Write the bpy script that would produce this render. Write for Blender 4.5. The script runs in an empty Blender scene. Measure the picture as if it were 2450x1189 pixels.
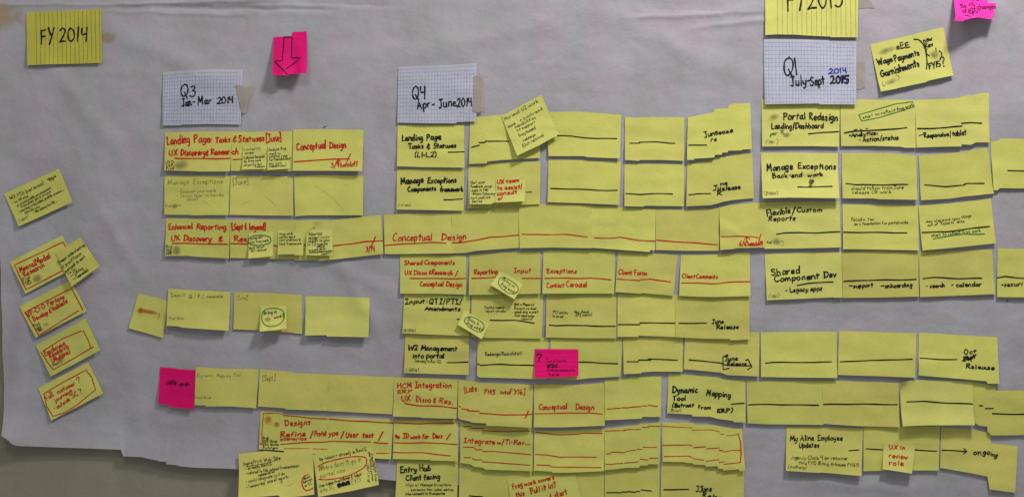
import bpy, math, random
from mathutils import Vector, noise

# ------------------------------------------------------------------ camera, light, exposure
scene = bpy.context.scene
S = 0.00077            # metres on the wall per unit of the layout grid (1 note = 165 x 98 units = 127 x 76 mm)
CX, CY = 1225.0, 594.5
D = 2.2
cam_data = bpy.data.cameras.new('camera')
cam = bpy.data.objects.new('camera', cam_data)
scene.collection.objects.link(cam)
cam.location = (0, -D, 0)
cam.rotation_euler = (math.radians(90), 0, 0)
cam_data.sensor_width = 36
cam_data.lens = 36 * D / (2450 * S)
cam_data.clip_end = 50
cam_data.clip_start = 0.05
scene.camera = cam

world = bpy.data.worlds.new("World")
scene.world = world
world.use_nodes = True
wb = world.node_tree.nodes['Background']
wb.inputs[0].default_value = (0.95, 0.97, 1.0, 1)
wb.inputs[1].default_value = 0.27

def area(name, loc, target, size, size_y, energy, color):
    l = bpy.data.lights.new(name, 'AREA')
    l.shape = 'RECTANGLE'; l.size = size; l.size_y = size_y
    l.energy = energy; l.color = color
    o = bpy.data.objects.new(name, l)
    scene.collection.objects.link(o)
    o.location = loc
    d = Vector(target) - Vector(loc)
    o.rotation_euler = d.to_track_quat('-Z', 'Y').to_euler()
    return o
area('ceiling_lamp', (0.90, -1.05, 1.75), (0.24, 0, -0.15), 0.40, 0.22, 38, (1.0, 0.955, 0.99))
area('ceiling_lamp', (-0.6, -1.7, 1.9), (-0.3, 0, -0.35), 0.9, 0.4, 11, (1.0, 0.97, 0.91))

scene.view_settings.view_transform = 'Standard'
scene.view_settings.look = 'None'
scene.view_settings.exposure = 0.0
scene.view_settings.gamma = 1.0

# ------------------------------------------------------------------ materials
def new_mat(name):
    m = bpy.data.materials.new(name); m.use_nodes = True
    nt = m.node_tree
    return m, nt, nt.nodes['Principled BSDF']

def paper_mat(name, col, var=0.06, rough=0.85, blotch=None, bump=0.15, objvar=0.03, bscale=60.0):
    m, nt, b = new_mat(name)
    N, L = nt.nodes, nt.links
    b.inputs['Roughness'].default_value = rough
    b.inputs['Specular IOR Level'].default_value = 0.25
    geo = N.new('ShaderNodeNewGeometry')
    n1 = N.new('ShaderNodeTexNoise'); n1.inputs['Scale'].default_value = 9; n1.inputs['Detail'].default_value = 6
    n1.inputs['Roughness'].default_value = 0.65
    L.new(geo.outputs['Position'], n1.inputs['Vector'])
    mix = N.new('ShaderNodeMix'); mix.data_type = 'RGBA'
    c2 = blotch or tuple(c * (1 - var * 2.2) for c in col)
    mix.inputs[6].default_value = (*col, 1); mix.inputs[7].default_value = (*c2, 1)
    mr = N.new('ShaderNodeMapRange'); mr.inputs[1].default_value = 0.35; mr.inputs[2].default_value = 0.68
    L.new(n1.outputs[0], mr.inputs[0]); L.new(mr.outputs[0], mix.inputs[0])
    hsv = N.new('ShaderNodeHueSaturation')
    oi = N.new('ShaderNodeObjectInfo')
    mv = N.new('ShaderNodeMapRange'); mv.inputs[3].default_value = 1 - objvar; mv.inputs[4].default_value = 1 + objvar
    L.new(oi.outputs['Random'], mv.inputs[0]); L.new(mv.outputs[0], hsv.inputs['Value'])
    mh = N.new('ShaderNodeMapRange'); mh.inputs[3].default_value = 0.5 - objvar * 0.12; mh.inputs[4].default_value = 0.5 + objvar * 0.12
    rr = N.new('ShaderNodeMath'); rr.operation = 'MULTIPLY'; rr.inputs[1].default_value = 7.31
    fr = N.new('ShaderNodeMath'); fr.operation = 'FRACT'
    L.new(oi.outputs['Random'], rr.inputs[0]); L.new(rr.outputs[0], fr.inputs[0]); L.new(fr.outputs[0], mh.inputs[0]); L.new(mh.outputs[0], hsv.inputs['Hue'])
    L.new(mix.outputs[2], hsv.inputs['Color'])
    # fine grain of the paper
    n3 = N.new('ShaderNodeTexNoise'); n3.inputs['Scale'].default_value = 420; n3.inputs['Detail'].default_value = 3
    L.new(geo.outputs['Position'], n3.inputs['Vector'])
    g = N.new('ShaderNodeMapRange'); g.inputs[1].default_value = 0.3; g.inputs[2].default_value = 0.7
    g.inputs[3].default_value = 0.95; g.inputs[4].default_value = 1.05
    L.new(n3.outputs[0], g.inputs[0])
    mul = N.new('ShaderNodeMix'); mul.data_type = 'RGBA'; mul.blend_type = 'MULTIPLY'; mul.inputs[0].default_value = 1
    L.new(hsv.outputs[0], mul.inputs[6]); L.new(g.outputs[0], mul.inputs[7])
    L.new(mul.outputs[2], b.inputs['Base Color'])
    n2 = N.new('ShaderNodeTexNoise'); n2.inputs['Scale'].default_value = bscale; n2.inputs['Detail'].default_value = 5
    L.new(geo.outputs['Position'], n2.inputs['Vector'])
    bp = N.new('ShaderNodeBump'); bp.inputs['Strength'].default_value = bump; bp.inputs['Distance'].default_value = 0.002
    L.new(n2.outputs[0], bp.inputs['Height']); L.new(bp.outputs[0], b.inputs['Normal'])
    return m, nt, b, mul

M = {}
M['yellow'] = paper_mat('canary_note_paper', (0.610, 0.598, 0.135), bump=0.38, objvar=0.075)[0]
M['bright'] = paper_mat('fresh_canary_note_paper', (0.645, 0.645, 0.160), bump=0.38, objvar=0.04)[0]
M['legal'] = paper_mat('legal_pad_paper', (0.52, 0.49, 0.065), bump=0.15, objvar=0.0)[0]
M['legal2'] = paper_mat('pale_legal_pad_paper', (0.66, 0.64, 0.16), bump=0.15, objvar=0.0)[0]
M['grid'] = paper_mat('graph_paper', (0.49, 0.50, 0.565), bump=0.25, objvar=0.02)[0]
M['pink'] = paper_mat('neon_pink_note_paper', (0.80, 0.002, 0.160), bump=0.15, objvar=0.03)[0]
M['pink2'] = paper_mat('light_neon_pink_note_paper', (0.95, 0.04, 0.42), bump=0.15, objvar=0.03)[0]
tm = paper_mat('masking_tape', (0.50, 0.445, 0.37), bump=0.5, objvar=0.04)
M['tape'] = tm[0]; tm[2].inputs['Alpha'].default_value = 0.52

def ink(name, col, rough=0.55, alpha=1.0):
    m, nt, b = new_mat(name)
    b.inputs['Base Color'].default_value = (*col, 1); b.inputs['Roughness'].default_value = rough
    b.inputs['Specular IOR Level'].default_value = 0.15
    if alpha < 1:
        geo = nt.nodes.new('ShaderNodeNewGeometry')
        n = nt.nodes.new('ShaderNodeTexNoise'); n.inputs['Scale'].default_value = 150
        nt.links.new(geo.outputs['Position'], n.inputs['Vector'])
        mr = nt.nodes.new('ShaderNodeMapRange'); mr.inputs[1].default_value = 0.35; mr.inputs[2].default_value = 0.65
        mr.inputs[3].default_value = alpha * 0.6; mr.inputs[4].default_value = min(1, alpha * 1.35)
        nt.links.new(n.outputs[0], mr.inputs[0]); nt.links.new(mr.outputs[0], b.inputs['Alpha'])
    return m
M['k'] = ink('black_marker_ink', (0.006, 0.006, 0.010))
M['n'] = ink('black_pen_ink', (0.022, 0.022, 0.012), alpha=0.80)
M['p'] = ink('pencil_graphite', (0.14, 0.14, 0.07), alpha=0.44)
M['f'] = ink('faint_pencil_graphite', (0.28, 0.26, 0.09), alpha=0.25)
M['r'] = ink('red_marker_ink', (0.50, 0.010, 0.010))
M['o'] = ink('thin_red_marker_ink', (0.55, 0.05, 0.012), alpha=0.85)
M['d'] = ink('dark_red_marker_ink', (0.52, 0.010, 0.008))
M['g'] = ink('green_marker_ink', (0.02, 0.19, 0.03))
M['b'] = ink('blue_marker_ink', (0.015, 0.03, 0.30))
M['rule'] = ink('grey_ruling_print', (0.16, 0.17, 0.05), alpha=0.62)
M['prule'] = ink('dark_pink_ruling_print', (0.42, 0.004, 0.12), alpha=0.40)
M['blue_rule'] = ink('blue_grid_print', (0.24, 0.26, 0.46), alpha=0.42)
M['m'] = ink('dark_marker_on_pink', (0.045, 0.001, 0.010))

def smudge_mat(name, col, a):
    m, nt, b = new_mat(name)
    N, L = nt.nodes, nt.links
    b.inputs['Base Color'].default_value = (*col, 1); b.inputs['Roughness'].default_value = 0.9
    b.inputs['Specular IOR Level'].default_value = 0.1
    uv = N.new('ShaderNodeUVMap')
    vm = N.new('ShaderNodeVectorMath'); vm.operation = 'LENGTH'
    n = N.new('ShaderNodeTexNoise'); n.inputs['Scale'].default_value = 45
    geo = N.new('ShaderNodeNewGeometry'); L.new(geo.outputs['Position'], n.inputs['Vector'])
    L.new(uv.outputs[0], vm.inputs[0])
    ad = N.new('ShaderNodeMath'); ad.operation = 'MULTIPLY_ADD'; ad.inputs[1].default_value = 1.3; 
    L.new(n.outputs[0], ad.inputs[0]); L.new(vm.outputs['Value'], ad.inputs[2])
    mr = N.new('ShaderNodeMapRange'); mr.interpolation_type = 'SMOOTHSTEP'
    mr.inputs[1].default_value = 0.50; mr.inputs[2].default_value = 1.58; mr.inputs[3].default_value = a; mr.inputs[4].default_value = 0
    L.new(ad.outputs[0], mr.inputs[0]); L.new(mr.outputs[0], b.inputs['Alpha'])
    return m
M['blur'] = smudge_mat('olive_name_blur', (0.27, 0.26, 0.10), 0.85)  # soft patches standing for blurred-out names, not real ink marks
M['blur_red'] = smudge_mat('red_name_blur', (0.56, 0.12, 0.03), 0.95)
M['blur_dark'] = smudge_mat('dark_name_blur', (0.20, 0.005, 0.03), 0.85)
M['stain'] = smudge_mat('glue_stain', (0.44, 0.33, 0.16), 0.65)

# big sheet of wall paper: faintly mottled white, wrinkled
m, nt, b, mul = paper_mat('white_roll_paper', (0.412, 0.400, 0.420), blotch=(0.340, 0.332, 0.328), bump=0.0, objvar=0)
N, L = nt.nodes, nt.links
geo = N.new('ShaderNodeNewGeometry')
na = N.new('ShaderNodeTexNoise'); na.inputs['Scale'].default_value = 5; na.inputs['Detail'].default_value = 5; na.inputs['Distortion'].default_value = 0.15
L.new(geo.outputs['Position'], na.inputs['Vector'])
nb = N.new('ShaderNodeTexNoise'); nb.inputs['Scale'].default_value = 38; nb.inputs['Detail'].default_value = 6; nb.inputs['Roughness'].default_value = 0.6
L.new(geo.outputs['Position'], nb.inputs['Vector'])
mp = N.new('ShaderNodeMapping'); mp.inputs['Rotation'].default_value = (0, math.radians(-32), 0); mp.inputs['Scale'].default_value = (1.6, 1, 4)
L.new(geo.outputs['Position'], mp.inputs['Vector'])
nc = N.new('ShaderNodeTexNoise'); nc.inputs['Scale'].default_value = 3.2; nc.inputs['Detail'].default_value = 2.5; nc.inputs['Distortion'].default_value = 0.0
L.new(mp.outputs[0], nc.inputs['Vector'])
b1 = N.new('ShaderNodeBump'); b1.inputs['Strength'].default_value = 0.8; b1.inputs['Distance'].default_value = 0.012
b2 = N.new('ShaderNodeBump'); b2.inputs['Strength'].default_value = 0.35; b2.inputs['Distance'].default_value = 0.003
b3 = N.new('ShaderNodeBump'); b3.inputs['Strength'].default_value = 0.55; b3.inputs['Distance'].default_value = 0.008
L.new(na.outputs[0], b1.inputs['Height']); L.new(nb.outputs[0], b2.inputs['Height']); L.new(nc.outputs[0], b3.inputs['Height'])
L.new(b1.outputs[0], b2.inputs['Normal']); L.new(b2.outputs[0], b3.inputs['Normal']); L.new(b3.outputs[0], b.inputs['Normal'])
# faint pink / green mottling
nd = N.new('ShaderNodeTexNoise'); nd.inputs['Scale'].default_value = 11; nd.inputs['Detail'].default_value = 3
L.new(geo.outputs['Position'], nd.inputs['Vector'])
cr = N.new('ShaderNodeValToRGB')
cr.color_ramp.elements[0].position = 0.38; cr.color_ramp.elements[0].color = (1.03, 0.96, 1.0, 1)
cr.color_ramp.elements[1].position = 0.62; cr.color_ramp.elements[1].color = (0.97, 1.0, 0.985, 1)
L.new(nd.outputs[0], cr.inputs[0])
mm = N.new('ShaderNodeMix'); mm.data_type = 'RGBA'; mm.blend_type = 'MULTIPLY'; mm.inputs[0].default_value = 1
L.new(mul.outputs[2], mm.inputs[6]); L.new(cr.outputs[0], mm.inputs[7]); L.new(mm.outputs[2], b.inputs['Base Color'])
M['roll'] = m
M['wall'] = paper_mat('painted_wall', (0.30, 0.275, 0.205), bump=0.35, objvar=0, bscale=90)[0]

def metal(name, col, rough):
    m, nt, b = new_mat(name)
    b.inputs['Base Color'].default_value = (*col, 1); b.inputs['Metallic'].default_value = 1; b.inputs['Roughness'].default_value = rough
    n = nt.nodes.new('ShaderNodeTexNoise'); n.inputs['Scale'].default_value = 300
    mr = nt.nodes.new('ShaderNodeMapRange'); mr.inputs[3].default_value = rough * .7; mr.inputs[4].default_value = rough * 1.3
    nt.links.new(n.outputs[0], mr.inputs[0]); nt.links.new(mr.outputs[0], b.inputs['Roughness'])
    return m
M['steel'] = metal('dark_steel', (0.30, 0.29, 0.33), 0.28)

# ------------------------------------------------------------------ geometry helpers
def P3(x, y, d):
    return ((x - CX) * S, -d, (CY - y) * S)

def link(name, verts, faces, mat, parent=None, origin=None, uvs=None, smooth=True):
    o3 = origin or (0, 0, 0)
    me = bpy.data.meshes.new(name)
    me.from_pydata([(v[0] - o3[0], v[1] - o3[1], v[2] - o3[2]) for v in verts], [], faces)
    me.materials.append(mat)
    if smooth:
        me.polygons.foreach_set('use_smooth', [True] * len(me.polygons))
    if uvs:
        ul = me.uv_layers.new(name='UVMap')
        for lp in me.loops:
            ul.data[lp.index].uv = uvs[lp.vertex_index]
    me.update()
    o = bpy.data.objects.new(name, me)
    scene.collection.objects.link(o)
    if parent is not None:
        o.parent = parent
    elif origin:
        o.location = origin
    return o

def interp(pl, t):
    """point on polyline pl at fraction t of its horizontal-parameter (points carry their own parameter)"""
    for i in range(len(pl) - 1):
        if t <= pl[i + 1][0] or i == len(pl) - 2:
            a, b_ = pl[i], pl[i + 1]
            k = 0 if b_[0] == a[0] else (t - a[0]) / (b_[0] - a[0])
            k = max(0, min(1, k))
            return (a[1] + (b_[1] - a[1]) * k, a[2] + (b_[2] - a[2]) * k)

def param(pl):
    a, b_ = pl[0], pl[-1]
    dx, dy = b_[0] - a[0], b_[1] - a[1]
    L2 = dx * dx + dy * dy
    out, last = [], -1
    for p in pl:
        t = ((p[0] - a[0]) * dx + (p[1] - a[1]) * dy) / L2
        t = max(t, last + 1e-4); last = t
        out.append([t, p[0], p[1]])
    e = out[-1][0]
    for q in out: q[0] /= e
    return out

def ripple(x, y, seed, scale):
    return noise.noise(Vector((x * scale, y * scale, seed * 13.7)))

def paper_depth(x, y):
    d = 0.0045
    d += 0.0024 * ripple(x, y, 1, 0.0031) + 0.0013 * ripple(x, y, 2, 0.009)
    # diagonal wrinkles
    u = x * 0.8 + y * 0.6
    v = -x * 0.6 + y * 0.8
    d += 0.0005 * noise.noise(Vector((u * 0.004, v * 0.022, 5.5)))
    # horizontal creases along the top left
    if y < 90:
        for (cx0, cx1, cyy, tl, amp, sg) in ((30, 300, 13, 0, .0011, 4), (330, 640, 12, -.03, .0016, 4), (420, 760, 20, .015, -.0014, 5), (300, 560, 30, .03, .0009, 4),
                                         (480, 700, 2, -.02, .0014, 4), (640, 900, 6, .03, -.0010, 5), (1540, 1815, 42, -.05, .0013, 6), (1480, 1700, 16, .05, -.0008, 6), (1690, 1820, 66, -.12, .0010, 6)):
            if cx0 - 60 < x < cx1 + 60:
                e = max(0, min(1, (x - cx0 + 60) / 60)) * max(0, min(1, (cx1 + 60 - x) / 60))
                yy = cyy + tl * (x - cx0) + 5 * noise.noise(Vector((x * 0.018, cyy * 3.3, 1)))
                d += 1.5 * amp * e * math.exp(-((y - yy) / sg) ** 2)
    # soft folds across the sheet
    for (ax, ay, bx, by, amp, sg) in ((300, 90, 520, 190, .0016, 26), (130, 170, 260, 330, .0014, 22), (1500, 60, 1790, 190, .0015, 30), (640, 560, 900, 680, .0012, 18), (820, 640, 905, 790, .0011, 16),
                                      (60, 690, 40, 980, .0016, 20), (300, 860, 360, 1060, .0010, 24), (1890, 1150, 2200, 1165, .0010, 14), (1300, 60, 1000, 130, .0012, 26), (250, 520, 330, 640, .0010, 16)):
        dx, dy = bx - ax, by - ay
        tt = ((x - ax) * dx + (y - ay) * dy) / (dx * dx + dy * dy)
        if -.5 < tt < 1.5:
            L_ = math.hypot(dx, dy)
            s_ = ((x - ax) * dy - (y - ay) * dx) / L_ + 9 * noise.noise(Vector((tt * 3, ax, 2)))
            if abs(s_) < 3 * sg:
                d += 1.7 * amp * math.exp(-(s_ / sg) ** 2) * max(0, math.cos((max(-.5, min(1.5, tt)) - .5) * math.pi / 2))
    # the free lower edge and the left edge lift off the wall
    be = bottom_edge(x)
    k = max(0, 1 - (be - y) / 90.0)
    d += 0.009 * k * k * max(0, min(1, (1150 - x) / 300))
    k2 = max(0, 1 - (x + 5) / 60.0)
    d += 0.003 * k2 * k2
    # curl of the lower left corner
    q = max(0, 1 - math.hypot((x - 15) / 110.0, (y - 1045) / 90.0))
    d += 0.010 * q * q
    return d

BE = [(-60, 1000), (-10, 1028), (15, 1036), (30, 1046), (38, 1056), (46, 1061), (60, 1063), (150, 1067), (296, 1072.5), (297.5, 1088), (350, 1090), (352, 1092), (383, 1098), (384, 1100), (402, 1101), (403, 1107), (428, 1109), (430, 1111), (470, 1115), (540, 1117), (600, 1120),
      (760, 1132), (900, 1141), (945, 1146), (1500, 1192), (2700, 1300)]
def bottom_edge(x):
    for i in range(len(BE) - 1):
        if x <= BE[i + 1][0]:
            a, b_ = BE[i], BE[i + 1]
            return a[1] + (b_[1] - a[1]) * (x - a[0]) / (b_[0] - a[0])
    return BE[-1][1]

ALL = {}
class Note:
    def __init__(s, T, B, lift=4.0, on=(), gap=0.8, power=2.0, seed=0, warp=0.8, side=0.0, extra=None):
        s.T, s.B = param(T), param(B)
        s.lift, s.gap, s.power, s.seed, s.warp, s.side = lift / 1000, gap / 1000, power, seed, warp / 1000, side / 1000
        s.on = on
        tl, tr, bl, br = T[0], T[-1], B[0], B[-1]
        s.o = ((tl[0] + tr[0]) / 2, (tl[1] + tr[1]) / 2)
        bm = ((bl[0] + br[0]) / 2, (bl[1] + br[1]) / 2)
        s.dn = (bm[0] - s.o[0], bm[1] - s.o[1]); s.dn2 = s.dn[0] ** 2 + s.dn[1] ** 2
        s.ac = (tr[0] - tl[0], tr[1] - tl[1]); s.ac2 = s.ac[0] ** 2 + s.ac[1] ** 2
        s.tl = tl
        s.k = 0
        s.extra = extra
    def depth(s, x, y):
        v = ((x - s.o[0]) * s.dn[0] + (y - s.o[1]) * s.dn[1]) / s.dn2
        u = ((x - s.tl[0]) * s.ac[0] + (y - s.tl[1]) * s.ac[1]) / s.ac2
        vc = max(0, min(1.05, v)); uc = max(-.05, min(1.05, u))
        base = paper_depth(x, y)
        for n in s.on:
            base = max(base, n.depth(x, y))
        d = base + s.gap + s.lift * vc ** s.power * (1 + 0.25 * (ripple(uc * 3, 0, s.seed + 3, 1)))
        d += s.side * (uc - 0.5) * vc
        e = min(1, vc * 3)
        d += s.warp * e * (1 + ripple(x, y, s.seed, 0.022) + 1.5 * noise.noise(Vector((x * 0.009, y * 0.035, s.seed * 5.1))))
        if s.extra: d += s.extra(uc, vc)
        return d

def sheet(s, name, mat, nu=22, nv=14, thick=0.00016):
    ts = sorted(set([round(p[0], 5) for p in s.T] + [round(p[0], 5) for p in s.B] + [i / nu for i in range(nu + 1)]))
    clean = [ts[0]]
    for t in ts[1:]:
        if t - clean[-1] > 5e-5: clean.append(t)
    ts = clean
    cols = [(interp(s.T, t), interp(s.B, t)) for t in ts]
    verts, faces = [], []
    for (a, b_) in cols:
        for j in range(nv + 1):
            v = j / nv
            x = a[0] + (b_[0] - a[0]) * v; y = a[1] + (b_[1] - a[1]) * v
            verts.append(P3(x, y, s.depth(x, y)))
    n = len(verts)
    verts += [(v[0], v[1] + thick, v[2]) for v in verts]
    R = nv + 1
    for i in range(len(cols) - 1):
        for j in range(nv):
            a, b_, c, d = i * R + j, i * R + j + 1, (i + 1) * R + j + 1, (i + 1) * R + j
            faces.append((a, b_, c, d)); faces.append((n + d, n + c, n + b_, n + a))
    # rim: own vertices, so that the face keeps its crisp edge
    loop = [i * R for i in range(len(cols))] + [(len(cols) - 1) * R + j for j in range(1, R)] + [i * R + nv for i in range(len(cols) - 2, -1, -1)] + [j for j in range(nv - 1, 0, -1)]
    m0 = len(verts)
    verts += [verts[q] for q in loop] + [verts[n + q] for q in loop]
    K = len(loop)
    for k in range(K):
        k2 = (k + 1) % K
        faces.append((m0 + k, m0 + k2, m0 + K + k2, m0 + K + k))
    s.origin = P3(s.tl[0], s.tl[1], 0.0)
    s.obj = link(name, verts, faces, mat, origin=s.origin)
    nf = 2 * nv * (len(cols) - 1)
    s.obj.data.polygons.foreach_set('use_smooth', [i < nf for i in range(len(faces))])
    return s.obj

def add_note(key, kind, T, B, label, lift=4.0, on=(), name='sticky_note', category='sticky note', group='yellow sticky notes', **kw):
    nn = Note(T, B, lift, [ALL[k] for k in on], seed=len(ALL) * 1.37 + 2, **kw)
    ALL[key] = nn
    o = sheet(nn, name, M[kind])
    o['label'] = label; o['category'] = category
    if group: o['group'] = group
    nn.ink = {}
    return nn

# ------------------------------------------------------------------ ink strokes (ribbons lying on the sheet)
rnd = random.Random(7)
def catmull(pts, n=5):
    if len(pts) < 3: return pts
    out = []
    P = [pts[0]] + list(pts) + [pts[-1]]
    for i in range(1, len(P) - 2):
        p0, p1, p2, p3 = P[i - 1], P[i], P[i + 1], P[i + 2]
        for k in range(n):
            t = k / n; t2 = t * t; t3 = t2 * t
            out.append(tuple(0.5 * ((2 * p1[c]) + (-p0[c] + p2[c]) * t + (2 * p0[c] - 5 * p1[c] + 4 * p2[c] - p3[c]) * t2 + (-p0[c] + 3 * p1[c] - 3 * p2[c] + p3[c]) * t3) for c in (0, 1)))
    out.append(pts[-1])
    return out

def resample(pts, step):
    out = [pts[0]]
    for i in range(len(pts) - 1):
        a, b_ = pts[i], pts[i + 1]
        d = math.hypot(b_[0] - a[0], b_[1] - a[1])
        n = max(1, int(d / step))
        for k in range(1, n + 1):
            out.append((a[0] + (b_[0] - a[0]) * k / n, a[1] + (b_[1] - a[1]) * k / n))
    return out

def stroke(nn, pts, col, w, part='handwriting', step=9.0, vary=0.22):
    key = (part, col, nn.k if part.startswith('drawn') or part == 'pen_mark' else 0)
    V, F = nn.ink.setdefault(key, ([], []))
    pts = resample(pts, step)
    cl = [pts[0]]
    for p in pts[1:]:
        if math.hypot(p[0] - cl[-1][0], p[1] - cl[-1][1]) > 0.25: cl.append(p)
    if len(cl) < 2: cl = [cl[0], (cl[0][0] + 0.8, cl[0][1] + 0.3)]
    pts = cl
    nn.k += 1
    off = 0.00030 + (nn.k % 9) * 0.000016 + (0.00016 if col == 'k' else 0)
    base = len(V); n = len(pts)
    ph = rnd.random() * 10
    # start cap, body, end cap
    rows = []
    for i, p in enumerate(pts):
        a = pts[max(0, i - 1)]; b_ = pts[min(n - 1, i + 1)]
        dx, dy = b_[0] - a[0], b_[1] - a[1]; l = math.hypot(dx, dy) or 1
        dx /= l; dy /= l
        ww = w * 0.5 * (1 + vary * math.sin(ph + i * 1.1) + vary * .8 * (rnd.random() - .5))
        if i == 0:
            rows.append((p[0] - dx * ww * .8, p[1] - dy * ww * .8, dx, dy, ww * .5))
        rows.append((p[0], p[1], dx, dy, ww))
        if i == n - 1:
            rows.append((p[0] + dx * ww * .8, p[1] + dy * ww * .8, dx, dy, ww * .5))
    for (x, y, dx, dy, ww) in rows:
        for sg in (1, -1):
            xx, yy = x - dy * ww * sg, y + dx * ww * sg
            V.append(P3(xx, yy, nn.depth(xx, yy) + off))
    for i in range(len(rows) - 1):
        a = base + i * 2
        F.append((a, a + 2, a + 3, a + 1))
    return

def finish(nn):
    for (part, col, _n), (V, F) in nn.ink.items():
        if not F: continue
        link(part, V, F, M[col], parent=nn.obj, origin=nn.origin, smooth=False)

def smear(nn, cx, cy, rx, ry, mat='blur', ang=0, part='blurred_name'):  # soft-edged patch: a blurred-out name on the notes, a stain on the roll
    V, F, UV = [], [], []
    rx *= 1.15; ry *= 1.15
    n = 10; ca, sa = math.cos(math.radians(ang)), math.sin(math.radians(ang))
    for i in range(n + 1):
        for j in range(n + 1):
            a, b_ = i / n * 2 - 1, j / n * 2 - 1
            x = cx + a * rx * ca - b_ * ry * sa; y = cy + a * rx * sa + b_ * ry * ca
            V.append(P3(x, y, nn.depth(x, y) + 0.0005)); UV.append((a, b_))
    for i in range(n):
        for j in range(n):
            q = i * (n + 1) + j
            F.append((q, q + 1, q + n + 2, q + n + 1))
    return link(part, V, F, M[mat], parent=nn.obj, origin=nn.origin, uvs=UV)

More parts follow.
